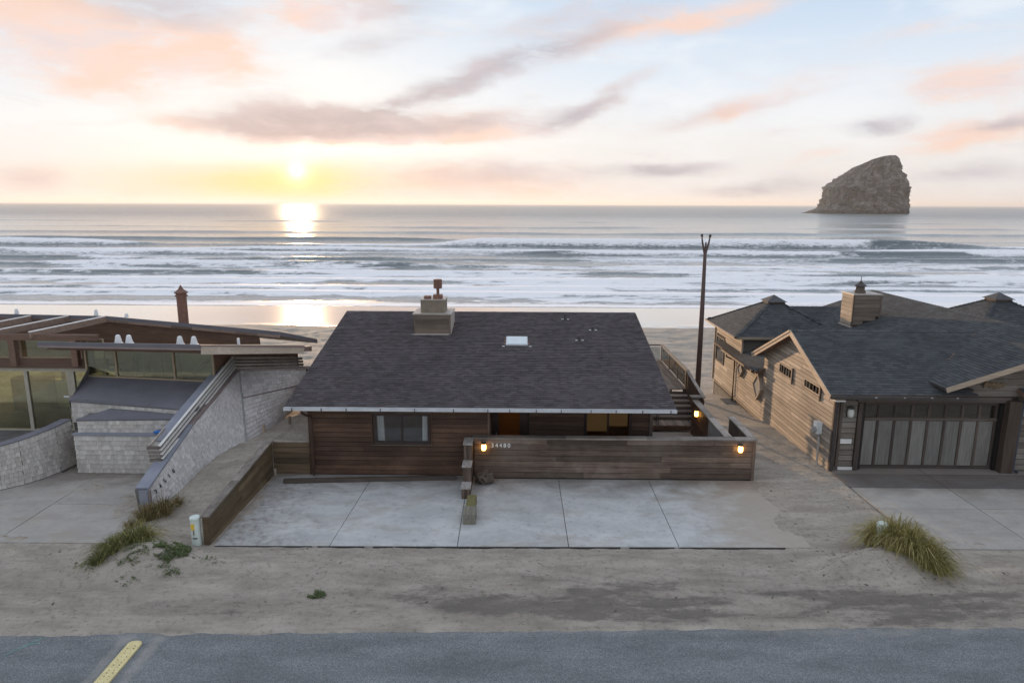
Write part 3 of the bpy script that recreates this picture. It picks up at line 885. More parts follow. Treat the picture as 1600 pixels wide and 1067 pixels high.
M['conc'] = concrete('driveway_concrete', (0.53, 0.54, 0.53), (0.41, 0.42, 0.415), 0.45, 0.55)
M['conc_r'] = concrete('sandy_driveway_concrete', (0.40, 0.38, 0.345), (0.33, 0.315, 0.29), 0.55, 0.3)
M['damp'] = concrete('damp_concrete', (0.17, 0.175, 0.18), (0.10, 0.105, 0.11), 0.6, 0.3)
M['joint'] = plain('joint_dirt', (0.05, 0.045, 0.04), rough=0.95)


def quad_slab(name, parent, pts, top, thick, mat):
    b = MB()
    b.hexa([(x, y, top - thick) for x, y in pts], [(x, y, top) for x, y in pts])
    return b.build(name, mat, parent)


def driveway(name, slabs, mat, under):
    base = quad_slab(name, None, under, -0.062, 0.06, M['joint'])
    base['kind'] = 'structure'
    for pts in slabs:
        mm = mat
        if isinstance(pts, tuple):
            pts, mm = pts
        quad_slab('slab', base, pts, 0.028 + random.uniform(-.004, .004), 0.085, mm)
    return base


yl_ = lambda x: 16.93 + 0.012 * (x + 8)          # front edge of the drive
g = 0.012
cols = [(-8.22, -5.12), (-5.10, -1.66), (-1.64, 1.355), (1.375, 4.345), (4.365, 7.95)]
far_x = [(-8.22, -4.96), (-4.94, -1.72), (-1.70, 1.33), (1.35, 4.345), (4.365, 7.95)]
sl_ = []
for i, ((a0, a1), (b0, b1)) in enumerate(zip(cols, far_x)):
    if i < 2:
        ym = 19.45 + 0.06 * i
        f_ = (ym - 16.95) / 4.6
        m0, m1 = a0 + (b0 - a0) * f_, a1 + (b1 - a1) * f_
        sl_.append([(a0, yl_(a0)), (a1, yl_(a1)), (m1, ym), (m0, ym)])
        sl_.append([(m0, ym + g), (m1, ym + g), (b1, 21.92), (b0, 21.92)])
    else:
        sl_.append([(a0, yl_(a0)), (a1, yl_(a1)), (b1, 21.66), (b0, 21.66)])
dw_ = driveway('driveway', sl_, M['conc'], [(-8.22, 16.95), (7.95, 17.13), (7.95, 21.9), (-8.22, 21.9)])
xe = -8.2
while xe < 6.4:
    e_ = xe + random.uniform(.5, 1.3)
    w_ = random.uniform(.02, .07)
    bar('dark_edge', dw_, (xe, yl_(xe) - .012 - w_ / 2, .008), (e_, yl_(e_) - .012 - w_ / 2, .008), w_, .03, M['joint'])  # thin dark pieces along the front edge of the slabs
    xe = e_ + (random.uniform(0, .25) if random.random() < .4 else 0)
sl_ = []
xs_r = [11.1, 14.05, 17.2, 20.4, 23.6]
for a, b in zip(xs_r[:-1], xs_r[1:]):
    k = lambda x, y: x - 0.05 * (y - 17.1) if x < 12 else x
    sl_.append([(k(a + g, 17.1), 17.12), (b - g, 17.12), (b - g, 19.6), (k(a + g, 19.6), 19.6)])
    sl_.append([(k(a + g, 19.62), 19.62), (b - g, 19.62), (b - g, 21.15), (k(a + g, 21.15), 21.15)])
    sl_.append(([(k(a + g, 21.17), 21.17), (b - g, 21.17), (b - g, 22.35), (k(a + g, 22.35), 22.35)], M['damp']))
    sl_.append([(k(a + g, 22.37), 22.37), (b - g, 22.37), (b - g, 23.05), (k(a + g, 23.05), 23.05)])
driveway('driveway', sl_, M['conc_r'], [(10.9, 17.14), (23.6, 17.14), (23.6, 23.0), (10.9, 23.0)])
sl_ = []
for a, b in zip([-24, -20.5, -17.4, -14.3], [-20.5, -17.4, -14.3, -11.15]):
    sl_.append([(a + g, 17.0), (b - g, 17.0), (b - g, 19.4), (a + g, 19.4)])
    sl_.append([(a + g, 19.42), (b - g, 19.42), (b - g, 21.9), (a + g, 21.9)])
driveway('driveway', sl_, M['conc_r'], [(-24, 17.02), (-11.15, 17.02), (-11.15, 21.9), (-24, 21.9)])
court = quad_slab('courtyard_floor', None, [(-0.95, 21.80), (7.0, 21.80), (7.0, 26.6), (-0.95, 26.6)], 0.03, 0.1, M['conc'])
court['kind'] = 'structure'


# ------------------------------------------------------------------ boards and shingles
def siding(parent, axis, a0, a1, plane, z0, z1, rowh, out, mat, top=None, bottom=None, openings=(), thick=0.028, seg=(1.8, 4.2), name='plank', lap=0.010, gap=0.015):
    """rows of boards on a wall. axis 'x' or 'y' is the way the wall runs, plane the other coordinate, out = +-1 the side it faces"""
    n = max(1, round((z1 - z0) / rowh))
    h = (z1 - z0) / n
    s = np.arange(a0, a1 + 1e-6, 0.02)
    for r in range(n):
        zl, zh = z0 + r * h, z0 + (r + 1) * h
        zm = (zl + zh) / 2
        ok = np.ones(len(s), bool)
        if top is not None: ok &= top(s) > zm
        if bottom is not None: ok &= bottom(s) < zm
        for (o0, o1, p0, p1) in openings:
            if min(zh, p1) - max(zl, p0) > 0.3 * h:
                ok &= ~((s > o0) & (s < o1))
        i = 0
        while i < len(s):
            if not ok[i]:
                i += 1; continue
            j = i
            while j + 1 < len(s) and ok[j + 1]: j += 1
            a, b = s[i], s[j]
            while b - a > 0.03:
                e = min(b, a + random.uniform(*seg))
                if b - e < 0.5: e = b
                off = plane + out * (thick / 2 + random.uniform(-.003, .003))
                tilt = out * lap / h
                ctr = ((a + e) / 2, off, zm) if axis == 'x' else (off, (a + e) / 2, zm)
                L_ = e - a - 0.006
                if axis == 'x':
                    piece(name, parent, ctr, (L_, thick, h - gap), mat, (tilt, random.uniform(-.0006, .0006), 0))
                else:
                    piece(name, parent, ctr, (thick, L_, h - gap), mat, (0, -tilt, 0) if False else (random.uniform(-.0006, .0006), -tilt, 0))
                a = e
            i = j + 1


TINTS = [0.0, 0.15, 0.3, 0.42, 0.55, 0.7, 0.85, 1.0]


def shingles(parent, origin, U, V, inside, width, length, expo, tabw, thick, mat, single=0, name='shingle', stagger=True, jitter=0.25, key=None):
    """courses of shingles on a plane. origin at the lower left corner, U along the course, V up the slope.
    the first `single` shingles (those nearest the eave) are objects, the rest one joined part"""
    U, V, O = Vector(U).normalized(), Vector(V).normalized(), Vector(origin)
    N = U.cross(V).normalized()
    rows = int(math.ceil(length / expo))
    mb = MB()
    done = 0
    variants = {}
    Rm = Matrix((U, V, N)).transposed()
    for r in range(rows):
        v0 = r * expo
        n = int(math.ceil(width / tabw)) + 1
        off = (0.5 * (r % 2) + random.uniform(-jitter, jitter) * 0.4) * tabw if stagger else 0
        for k in range(n):
            ua = max(0.0, k * tabw - off); ub = min(width, (k + 1) * tabw - off)
            if ub - ua < tabw * 0.2: continue
            vb = min(length, v0 + expo * 1.02)
            if inside is not None and not inside((ua + ub) / 2, (v0 + vb) / 2): continue
            dv = random.uniform(-jitter, jitter) * 0.18 * expo
            tn = random.choice(TINTS)
            th = thick * random.uniform(0.75, 1.25)
            gp = 0.012 * tabw
            loc = [(ua + gp, v0 - dv - 0.004, 0), (ub - gp, v0 - dv - 0.004, 0), (ub - gp, vb, 0), (ua + gp, vb, 0),
                   (ua + gp, v0 - dv - 0.004, th), (ub - gp, v0 - dv - 0.004, th), (ub - gp, vb, 0.1 * th), (ua + gp, vb, 0.1 * th)]
            fs = [(4, 5, 6, 7), (0, 1, 5, 4), (1, 2, 6, 5), (3, 0, 4, 7)]
            if done < single:
                kk = tn
                if kk not in variants:
                    me = bpy.data.meshes.new(name)
                    e_ = expo * 1.02
                    lv = [(-.5, -0.004, 0), (.5, -0.004, 0), (.5, e_, 0), (-.5, e_, 0), (-.5, -0.004, thick), (.5, -0.004, thick), (.5, e_, .1 * thick), (-.5, e_, .1 * thick)]
                    me.from_pydata(lv, [], fs)
                    me.materials.append(mat)
                    at = me.attributes.new('tint', 'FLOAT', 'FACE')
                    at.data.foreach_set('value', [tn] * len(fs))
                    variants[kk] = me
                o = bpy.data.objects.new(name, variants[kk])
                link(o, O + U * ((ua + ub) / 2) + V * (v0 - dv), parent)
                o.rotation_mode = 'QUATERNION'
                o.rotation_quaternion = Rm.to_quaternion()
                o.scale = (ub - ua - 2 * gp, 1, th / thick)
                done += 1
            else:
                mb.add([O + U * a + V * b + N * c_ for a, b, c_ in loc], fs, tn)
    if mb.v:
        o = mb.build(name, mat, parent, kind='stuff')


def patch_shingles(parent, P00, P10, P11, P01, expo, tabw, thick, mat, name='shingle', jitter=0.3):
    """courses over a ruled (bent or battered) wall face; P0x bottom, P1x... corners counter-clockwise from outside"""
    P00, P10, P11, P01 = (Vector(p) for p in (P00, P10, P11, P01))
    hL, hR = (P01 - P00).length, (P11 - P10).length
    rows = max(1, round((hL + hR) / 2 / expo))
    W_ = max((P10 - P00).length, (P11 - P01).length)
    n = max(1, round(W_ / tabw))
    mb = MB()
    def at(u, v): return (P00 * (1 - u) + P10 * u) * (1 - v) + (P01 * (1 - u) + P11 * u) * v
    Nn = ((P10 - P00).cross(P01 - P00) if hL > 0.01 else (P10 - P00).cross(P11 - P10)).normalized()
    for r in range(rows):
        off = 0.5 * (r % 2) + random.uniform(-.3, .3)
        for k in range(n + 2):
            wj = random.uniform(-jitter, jitter) * 0.3
            ua, ub = (k - off) / n, (k + 1 - off + wj * 0) / n
            ua, ub = max(0, ua), min(1, ub)
            if ub - ua < 0.15 / n: continue
            va, vb = r / rows, min(1, (r + 1.02) / rows)
            dvv = random.uniform(-.5, .5) * 0.12 / rows
            va2 = max(0, va - abs(dvv))
            gp = 0.02 / n
            th = thick * random.uniform(.7, 1.3)
            p = [at(ua + gp, va2), at(ub - gp, va2), at(ub - gp, vb), at(ua + gp, vb)]
            q = [p[0] + Nn * th, p[1] + Nn * th, p[2] + Nn * th * .15, p[3] + Nn * th * .15]
            mb.add(p + q, [(4, 5, 6, 7), (0, 1, 5, 4), (1, 2, 6, 5), (3, 0, 4, 7)], random.choice(TINTS))
    return mb.build(name, mat, parent, kind='stuff')


def window(parent, axis, a0, a1, plane, z0, z1, out, frame_mat, glass_mat, mull=(), fw=0.06, depth=0.07, sill=None, name='window', bars_mat=None):
    """frame > four members as one mesh, panes as their own meshes. out = side it faces"""
    b = MB()
    def bx(u0, u1, w0, w1, d0, d1):
        p0, p1 = plane + out * d0, plane + out * d1
        lo, hi = min(p0, p1), max(p0, p1)
        if axis == 'x': b.box((u0, lo, w0), (u1, hi, w1))
        else: b.box((lo, u0, w0), (hi, u1, w1))
    bx(a0, a0 + fw, z0, z1, 0, depth); bx(a1 - fw, a1, z0, z1, 0, depth)
    bx(a0 + fw, a1 - fw, z0, z0 + fw, 0, depth); bx(a0 + fw, a1 - fw, z1 - fw, z1, 0, depth)
    for mpos in mull:
        bx(mpos - fw * .4, mpos + fw * .4, z0 + fw, z1 - fw, 0.005, depth - 0.01)
    fr = b.build(name, frame_mat, parent)
    edges = [a0 + fw] + list(mull) + [a1 - fw]
    for i in range(len(edges) - 1):
        u0, u1 = edges[i], edges[i + 1]
        p = plane + out * (depth * 0.4)
        c = ((u0 + u1) / 2, p, (z0 + z1) / 2) if axis == 'x' else (p, (u0 + u1) / 2, (z0 + z1) / 2)
        sz = (u1 - u0 - fw * .4 * 0, 0.008, z1 - z0 - 2 * fw) if axis == 'x' else (0.008, u1 - u0, z1 - z0 - 2 * fw)
        piece('pane', fr, c, sz, glass_mat)
    return fr


def glyph(ch, parent, size, mat, mtx, name='digit', depth=0.012, shear=0.0, bold=0.0):
    cu = bpy.data.curves.new('glyph', 'FONT')
    cu.body = ch; cu.size = size; cu.extrude = depth / 2; cu.align_x = 'CENTER'; cu.resolution_u = 3; cu.shear = shear; cu.offset = bold
    tmp = bpy.data.objects.new('glyph_tmp', cu)
    COL.objects.link(tmp)
    dg = bpy.context.evaluated_depsgraph_get()
    me = bpy.data.meshes.new_from_object(tmp.evaluated_get(dg))
    bpy.data.objects.remove(tmp)
    me.materials.clear(); me.materials.append(mat)
    o = bpy.data.objects.new(name, me)
    link(o, mtx.translation, parent)
    o.rotation_mode = 'QUATERNION'
    o.rotation_quaternion = mtx.to_quaternion()
    return o


# ================================================================== the brown house in the middle
house = thing('beach_house', (-1.2, 21.9, 0), 'low dark brown wooden house with a broad shingled roof and lit doorway', 'house')
EY, EZ, RY_, RZ_ = 21.15, 2.69, 29.5, 4.46            # eave and ridge
sv = Vector((0, RY_ - EY, RZ_ - EZ)); SLOPE = sv.length; sv.normalize()
nr = Vector((1, 0, 0)).cross(sv)
roofz = lambda y: EZ + (RZ_ - EZ) * (y - EY) / (RY_ - EY) if y < RY_ else RZ_ - (RZ_ - EZ) * (y - RY_) / (RY_ - EY)
RX0, RX1 = -7.56, 5.03
b = MB()
th = 0.16
bk = 2 * RY_ - EY
b.add([(RX0, EY, EZ - th), (RX1, EY, EZ - th), (RX1, RY_, RZ_ - th), (RX0, RY_, RZ_ - th), (RX0, bk, EZ - th), (RX1, bk, EZ - th),
       (RX0, EY, EZ), (RX1, EY, EZ), (RX1, RY_, RZ_), (RX0, RY_, RZ_), (RX0, bk, EZ), (RX1, bk, EZ)],
      [(0, 3, 2, 1), (3, 4, 5, 2), (6, 7, 8, 9), (9, 8, 11, 10), (0, 1, 7, 6), (4, 10, 11, 5), (0, 6, 9, 3), (3, 9, 10, 4), (1, 2, 8, 7), (2, 5, 11, 8)])
roof = b.build('roof', M['soffit'], house)
ch_box = (-4.24, -2.77, 27.0, 28.5)
def not_chim(u, v):
    x, y = RX0 - 0.02 + u, EY - 0.02 + v * sv.y
    return not ((ch_box[0] < x < ch_box[1] and ch_box[2] < y < ch_box[3]) or (-0.54 < x < 0.32 and 25.95 < y < 26.80))
shingles(roof, Vector((RX0 - 0.02, EY - 0.03, EZ - 0.005)) + nr * 0.002, (1, 0, 0), sv, not_chim, RX1 - RX0 + 0.04, SLOPE + 0.03, 0.142, 0.205, 0.024, M['roof_main'], single=290)
bv = Vector((0, EY - RY_, RZ_ - EZ)).normalized()
shingles(roof, Vector((RX1 + 0.02, bk + 0.03, EZ - 0.005)), (-1, 0, 0), bv, None, RX1 - RX0 + 0.04, SLOPE + 0.03, 0.284, 0.41, 0.017, M['roof_main'])
x = RX0
b = MB()
while x < RX1:
    e = min(RX1, x + 0.3)
    zt = RZ_ + 0.03 + random.uniform(0, .006)
    b.add([(x, RY_ - .14, RZ_ - .01), (e - .01, RY_ - .14, RZ_ - .01), (e - .01, RY_, zt), (x, RY_, zt), (x, RY_ + .14, RZ_ - .01), (e - .01, RY_ + .14, RZ_ - .01)],
          [(0, 1, 2, 3), (3, 2, 5, 4), (0, 3, 4), (1, 5, 2)], random.choice(TINTS))
    x = e
b.build('ridge_cap', M['roof_main'], roof, kind='stuff')
for xx in (RX0, RX1):
    for y0, z0, y1, z1 in ((EY, EZ, RY_, RZ_), (RY_, RZ_, bk, EZ)):
        bar('rake_board', roof, (xx + (-.012 if xx < 0 else .012), y0, z0 - 0.09), (xx + (-.012 if xx < 0 else .012), y1, z1 - 0.09), 0.024, 0.19, M['brown_metal'])
# gutter
b = MB()
gy0, gy1, gz0 = EY - 0.155, EY - 0.035, EZ - 0.125
b.box((RX0 - .02, gy1 - .012, gz0), (RX1 + .02, gy1, gz0 + .105))
b.box((RX0 - .02, gy0, gz0), (RX1 + .02, gy0 + .012, gz0 + .095))
b.box((RX0 - .02, gy0 + .012, gz0), (RX1 + .02, gy1 - .012, gz0 + .012))
b.box((RX0 - .02, gy0 - .014, gz0 + .075), (RX1 + .02, gy0, gz0 + .098))
gut = b.build('gutter', M['gutter'], house)
for xx in [-7.3, -6.35, -5.55, -4.45, -3.35, -2.1, -1.0, -.3, .55, 1.35, 2.3, 3.1, 3.95, 4.85]:
    piece('gutter_bracket', gut, (xx, gy0 - .012, gz0 + .048), (.022, .035, .105), M['gutter_dark'])
# downspout
b = MB()
b.tube([(-7.02, EY - .08, gz0 + .01), (-7.02, EY - .06, gz0 - .10), (-6.98, 21.55, 2.22), (-6.965, 21.80, 2.12), (-6.96, 21.83, 1.9), (-6.96, 21.83, .28), (-6.95, 21.80, .16), (-6.93, 21.68, .10)], .042, 8)
b.build('downspout', M['brown_metal'], house)

# walls
def wall_with_holes(name, parent, axis, a0, a1, p0, p1, z0, z1, holes, mat):
    b = MB()
    cur = a0
    def bx(u0, u1, w0, w1):
        if u1 - u0 < .005 or w1 - w0 < .005: return
        if axis == 'x': b.box((u0, p0, w0), (u1, p1, w1))
        else: b.box((p0, u0, w0), (p1, u1, w1))
    for (h0, h1, q0, q1) in sorted(holes):
        bx(cur, h0, z0, z1); bx(h0, h1, z0, q0); bx(h0, h1, q1, z1)
        cur = h1
    bx(cur, a1, z0, z1)
    return b.build(name, mat, parent)

WY = 21.98
wl = wall_with_holes('wall', house, 'x', -7.08, -1.0, WY, WY + .14, 0, 2.72, [(-4.86, -3.04, 1.17, 2.16)], M['dark'])
siding(wl, 'x', -7.08, -1.0, WY - .001, 0.03, 2.52, 0.165, -1, M['brown_x'], openings=[(-4.93, -2.97, 1.10, 2.23)])
piece('corner_board', wl, (-7.06, WY - .035, 1.27), (.10, .05, 2.5), M['brown_x'])
piece('corner_board', wl, (-1.02, WY - .040, 1.27), (.06, .05, 2.5), M['fence_x'])
wr = wall_with_holes('wall', house, 'x', -1.0, 4.72, 23.3, 23.42, 0, 3.0, [(-0.98, .30, .06, 2.16), (2.38, 3.96, .92, 1.92)], M['dark'])
siding(wr, 'x', -1.0, 4.72, 23.299, 0.03, 2.85, 0.165, -1, M['dark_x'], openings=[(-1.0, .36, 0, 2.2), (2.34, 4.0, .88, 1.96)])
piece('corner_board', wr, (4.69, 23.255, 1.3), (.12, .07, 2.6), M['trim_dark'])
ws = mb_box('wall', house, (-1.12, WY + .14, 0), (-1.0, 23.3, 2.9), M['dark'])
siding(ws, 'y', WY + .14, 23.3, -1.0, 0.03, 2.7, 0.165, 1, M['brown_y'])
wR = mb_box('wall', house, (4.58, 23.42, 0), (4.70, 37.4, 2.72), M['dark'])
siding(wR, 'y', 23.42, 37.4, 4.70, 0.03, 2.7, 0.33, 1, M['brown_y'], seg=(3, 5))
b = MB()
b.add([(4.60, 22.2, 2.70), (4.60, 36.8, 2.70), (4.60, RY_, RZ_ - .17), (4.70, 22.2, 2.70), (4.70, 36.8, 2.70), (4.70, RY_, RZ_ - .17)], [(0, 2, 1), (3, 4, 5), (0, 1, 4, 3), (1, 2, 5, 4), (2, 0, 3, 5)])
b.build('gable', M['brown_y'], house)
b = MB()
b.add([(-7.08, 22.2, 2.70), (-7.08, 36.8, 2.70), (-7.08, RY_, RZ_ - .17), (-6.98, 22.2, 2.70), (-6.98, 36.8, 2.70), (-6.98, RY_, RZ_ - .17)], [(0, 1, 2), (3, 5, 4), (0, 3, 4, 1), (1, 4, 5, 2), (2, 5, 3, 0)])
b.build('gable', M['brown_y'], house)
wL = mb_box('wall', house, (-7.08, WY + .14, -.3), (-6.96, 37.4, 2.72), M['dark'])
siding(wL, 'y', WY + .14, 37.4, -7.08, 0.4, 2.7, 0.33, -1, M['brown_y'], seg=(3, 5))
mb_box('wall', house, (-7.08, 37.4, -1.6), (4.72, 37.52, 2.72), M['brown_x'])
mb_box('room_wall', house, (-1.42, WY + .15, .06), (-1.32, 25.6, 2.9), M['interior'])  # partition added to keep the hall lamp's light out of the left room
# window on the left with pale curtains
wn_ = window(house, 'x', -4.90, -3.00, WY - .06, 1.13, 2.20, 1, M['frame_dark'], M['glass_bed'], mull=(-3.95,), fw=0.075, depth=.10)
for x0, z in ((-4.97, 1.095), ):
    piece('casing', wn_, (-3.95, WY - .055, 1.10), (2.06, .05, .035), M['fence_x'])
    piece('casing', wn_, (-3.95, WY - .055, 2.235), (2.06, .05, .035), M['fence_x'])
    piece('casing', wn_, (-4.95, WY - .050, 1.667), (.045, .04, 1.10), M['brown_x'])
    piece('casing', wn_, (-2.95, WY - .050, 1.667), (.045, .04, 1.10), M['brown_x'])
for cx0, cx1, lean in ((-4.82, -4.60, .05), (-3.27, -3.08, -.04)):
    b = MB()
    n = 7
    pts = [(cx0 + (cx1 - cx0) * i / n, WY + .17 + (.025 if i % 2 else -.015)) for i in range(n + 1)]
    for i in range(n):
        (xa, ya), (xb, yb) = pts[i], pts[i + 1]
        b.add([(xa + lean * .6, ya, 1.17), (xb + lean * .6, yb, 1.17), (xb, yb, 2.14), (xa, ya, 2.14)], [(0, 1, 2, 3)])
    b.build('curtain', M['curtain'], wn_)
mb_box('floor', house, (-6.95, WY + .15, .02), (4.55, 37.3, .06), M['interior_floor'])
mb_box('room_wall', house, (-6.9, 25.6, .06), (-1.3, 25.7, 2.9), M['interior'])
# doorway with a lit glazed door
dr = MB()
dr.box((-.99, 23.30, .03), (-.72, 23.36, 2.16)); dr.box((.02, 23.30, .03), (.30, 23.36, 2.16)); dr.box((-.72, 23.30, 2.02), (.02, 23.36, 2.16)); dr.box((-.72, 23.30, .03), (.02, 23.36, .32))
door = dr.build('door', M['frame_dark'], house)
piece('pane', door, (-.35, 23.33, 1.17), (.74, .01, 1.70), M['glass_dark'])
b = MB(); b.tube([(-.80, 23.29, 1.0), (-.80, 23.24, 1.0), (-.80, 23.23, 1.12)], .018, 6)
b.build('handle', M['grey_metal'], door)
bl = mb_box('room_wall', house, (-1.3, 26.2, .06), (4.5, 26.3, 3.2), M['interior'])
mb_box('room_wall', house, (1.2, 23.45, .06), (1.3, 26.2, 3.0), M['interior'])
lp = bpy.data.lights.new('hall_lamp', 'POINT')
lp.energy = 70; lp.color = (1.0, 0.50, 0.13); lp.shadow_soft_size = 0.12
lo_ = bpy.data.objects.new('hall_lamp', lp); link(lo_, (-.2, 25.2, 2.25), house)
lp2 = bpy.data.lights.new('room_lamp', 'POINT')
lp2.energy = 16; lp2.color = (1.0, 0.60, 0.22); lp2.shadow_soft_size = 0.12
lo2 = bpy.data.objects.new('room_lamp', lp2); link(lo2, (3.0, 25.2, 2.2), house)
# right window with tan blinds
wn2 = window(house, 'x', 2.36, 3.98, 23.26, .90, 1.94, 1, M['frame_dark'], M['glass_dark'], mull=(3.17,), fw=0.06, depth=.10)
piece('blind', wn2, (2.78, 23.48, 1.52), (.74, .02, .80), M['blind'])
piece('blind', wn2, (3.56, 23.48, 1.62), (.66, .02, .62), M['blind'])
piece('soffit_vent', house, (1.62, 21.55, 2.60), (.34, .16, .02), M['white_paint'])
piece('soffit_vent', house, (2.35, 21.55, 2.60), (.08, .05, .02), M['white_paint'])
# chimney
x0, x1, y0, y1 = ch_box
chb = mb_box('chimney', house, (x0 + .03, y0 + .03, 3.7), (x1 - .03, y1 - .03, 4.74), M['chim'])
for i in range(4):
    zz_ = 3.96 + .2 * i
    piece('plank', chb, ((x0 + x1) / 2, y0 + .018, zz_ + .1), (x1 - x0 - .10, .03, .196), M['chim'])
for xx in (x0 + .03, x1 - .03):
    piece('corner_trim', chb, (xx, y0 + .01, 4.34), (.06, .06, .84), M['chim'])
piece('flashing', chb, ((x0 + x1) / 2, y0 - .02, 3.945), (x1 - x0 - .04, .03, .06), M['flash'])
piece('flashing', chb, (x0 - .02, y0 + .02, 3.935), (.24, .12, .025), M['flash'])
piece('flashing', chb, (x1 + .005, (y0 + y1) / 2, 4.36), (.035, 1.45, .80), M['flash'])
piece('cap', chb, ((x0 + x1) / 2, (y0 + y1) / 2 - .01, 4.765), (x1 - x0 + .10, y1 - y0 + .06, .05), M['flash'])
up_ = mb_box('chimney_top', chb, (-3.99, 27.2, 4.79), (-3.03, 28.25, 5.30), M['chim_top'])
piece('crown', chb, (-3.51, 27.725, 5.315), (1.02, 1.10, .03), M['flash'])
piece('flue_cover', chb, (-3.74, 27.5, 5.38), (.26, .3, .11), M['rust'])
piece('flue_base', chb, (-3.32, 27.5, 5.41), (.36, .36, .17), M['rust'])
b = MB(); b.tube([(-3.32, 27.5, 5.49), (-3.32, 27.5, 5.76)], .06, 10); b.build('flue', M['rust'], chb)
b = MB(); b.tube([(-3.32, 27.5, 5.74), (-3.32, 27.5, 5.76), (-3.32, 27.5, 6.10), (-3.32, 27.5, 6.11)], [.12, .175, .175, .16], 14); b.build('flue_cap', M['rust'], chb)
# skylight, vents
sk0 = Vector((-.525, 25.96, roofz(25.96))); 
b = MB()
pl = [sk0, sk0 + Vector((.84, 0, 0)), sk0 + Vector((.84, 0, 0)) + sv * .82, sk0 + sv * .82]
b.slab([p + nr * .05 for p in pl], .08)
skl = b.build('skylight', M['gutter'], house)
b = MB()
c4 = [pl[0] + Vector((.04, 0, 0)) + sv * .04, pl[1] + Vector((-.04, 0, 0)) + sv * .04, pl[2] + Vector((-.04, 0, 0)) - sv * .04, pl[3] + Vector((.04, 0, 0)) - sv * .04]
b.slab([p + nr * .07 for p in c4], .018)
b.build('pane', M['skylight'], skl)
for xx in (-.62, .42):
    piece('flashing', skl, (xx, 25.86, roofz(25.86) + .025), (.10, .06, .02), M['white_plastic'])
for xx, yy, hh, rr in ((2.36, 26.49, .17, .045), (2.99, 27.54, .14, .04), (1.93, 28.7, .24, .035)):
    b = MB(); b.tube([(xx, yy, roofz(yy) - .05), (xx, yy, roofz(yy) + hh)], rr, 8)
    vp = b.build('vent_pipe', M['gutter_dark'], house)
    for k in (-.11, .13):
        piece('flashing', vp, (xx + k, yy - .03, roofz(yy) + .02), (.09, .05, .025), M['white_plastic'])

# ================================================================== front fence with the house number
def lamp(loc, label, lit=True, group=None, out=(0, -1), sz=1.15):
    t_ = thing('wall_lamp', loc, label, 'lamp', group)
    ox, oy = out
    x, y, z = loc
    back = piece('back_plate', t_, (x + ox * .012, y + oy * .012, z), (.13 * sz if ox == 0 else .024, .024 if ox == 0 else .13 * sz, .22 * sz), M['gutter_dark'])
    b = MB()
    c = Vector((x + ox * .085, y + oy * .085, z))
    prof = [(-.105, .025), (-.095, .055), (-.05, .068), (.03, .068), (.08, .055), (.105, .02)]
    b.tube([c + Vector((0, 0, p[0] * sz)) for p in prof], [p[1] * sz for p in prof], 12)
    b.build('lamp_glass', M['lamp_glass'] if lit else M['lamp_off'], t_, smooth=True)
    b = MB(); b.tube([c + Vector((0, 0, .09 * sz)), c + Vector((0, 0, .125 * sz)), c + Vector((0, 0, .14 * sz))], [.075 * sz, .07 * sz, .02 * sz], 12)
    b.build('lamp_cap', M['gutter_dark'], t_)
    return t_


FY = 21.70
fence = thing('wooden_fence', (3.1, FY, 0), 'long low wall of weathered brown boards carrying white house numbers', 'fence')
mb_box('fence_core', fence, (-1.45, FY + .03, .02), (7.78, FY + .13, 1.42), M['dark'])
siding(fence, 'x', -1.49, 7.80, FY + .029, 0.05, 1.43, 0.197, -1, M['fence_x'], seg=(1.6, 3.6), thick=.032, lap=.014)
siding(fence, 'x', -1.49, 7.80, FY + .131, 0.05, 1.43, 0.197, 1, M['fence_x'], seg=(2.6, 3.6), thick=.032)
xx = -1.56
while xx < 7.9:
    e = min(7.93, xx + random.uniform(2.2, 3.2))
    if 7.93 - e < .6: e = 7.93
    piece('cap_board', fence, ((xx + e) / 2, FY + .08, 1.455 + random.uniform(-.003, .003)), (e - xx - .006, .30, .045), M['cap_x'])
    xx = e
piece('fence_post', fence, (7.84, FY + .06, .70), (.10, .18, 1.46), M['fence_z'])
for i, ch in enumerate('34480'):
    mt = Matrix.Translation((-.90 + .02 + i * .137, FY - .020, 1.135)) @ Matrix.Rotation(math.radians(90), 4, 'X')
    glyph(ch, fence, .20, M['white_paint'], mt, bold=.004)
# return at the right end
mb_box('fence_core', fence, (7.76, FY + .16, .02), (7.82, 24.1, 1.42), M['dark'])
siding(fence, 'y', FY + .17, 24.1, 7.82, 0.03, 1.43, 0.197, 1, M['fence_y'])
siding(fence, 'y', FY + .17, 24.1, 7.76, 0.03, 1.43, 0.197, -1, M['fence_y'])
piece('cap_board', fence, (7.79, (FY + .24 + 24.15) / 2, 1.47), (.24, 24.15 - FY - .24, .045), M['cap_y'])
piece('fence_post', fence, (7.79, 24.13, .70), (.12, .06, 1.42), M['fence_z'])
# stepped pier at the left end
for (ya, yb, zt) in ((21.05, 21.68, 1.475), (20.52, 21.04, .915), (20.02, 20.51, .40)):
    stp = mb_box('pier_step', fence, (-1.79, ya + .02, .02), (-1.53, yb, zt - .04), M['fence_z'])
    for k in range(3):
        piece('plank', stp, (-1.745 + k * .086, ya + .012, zt / 2), (.080, .026, zt - .06), M['fence_z'])
    piece('cap_board', stp, (-1.66, (ya + yb) / 2 - .01, zt - .018), (.31, yb - ya + .03, .04), M['cap_pale'])
lamp((-1.17, FY - .005, 1.17), 'lit wall lamp just left of the white house number', group='lit wall lamps')
lamp((7.36, FY - .005, 1.17), 'lit wall lamp at the right end of the long board fence', group='lit wall lamps')

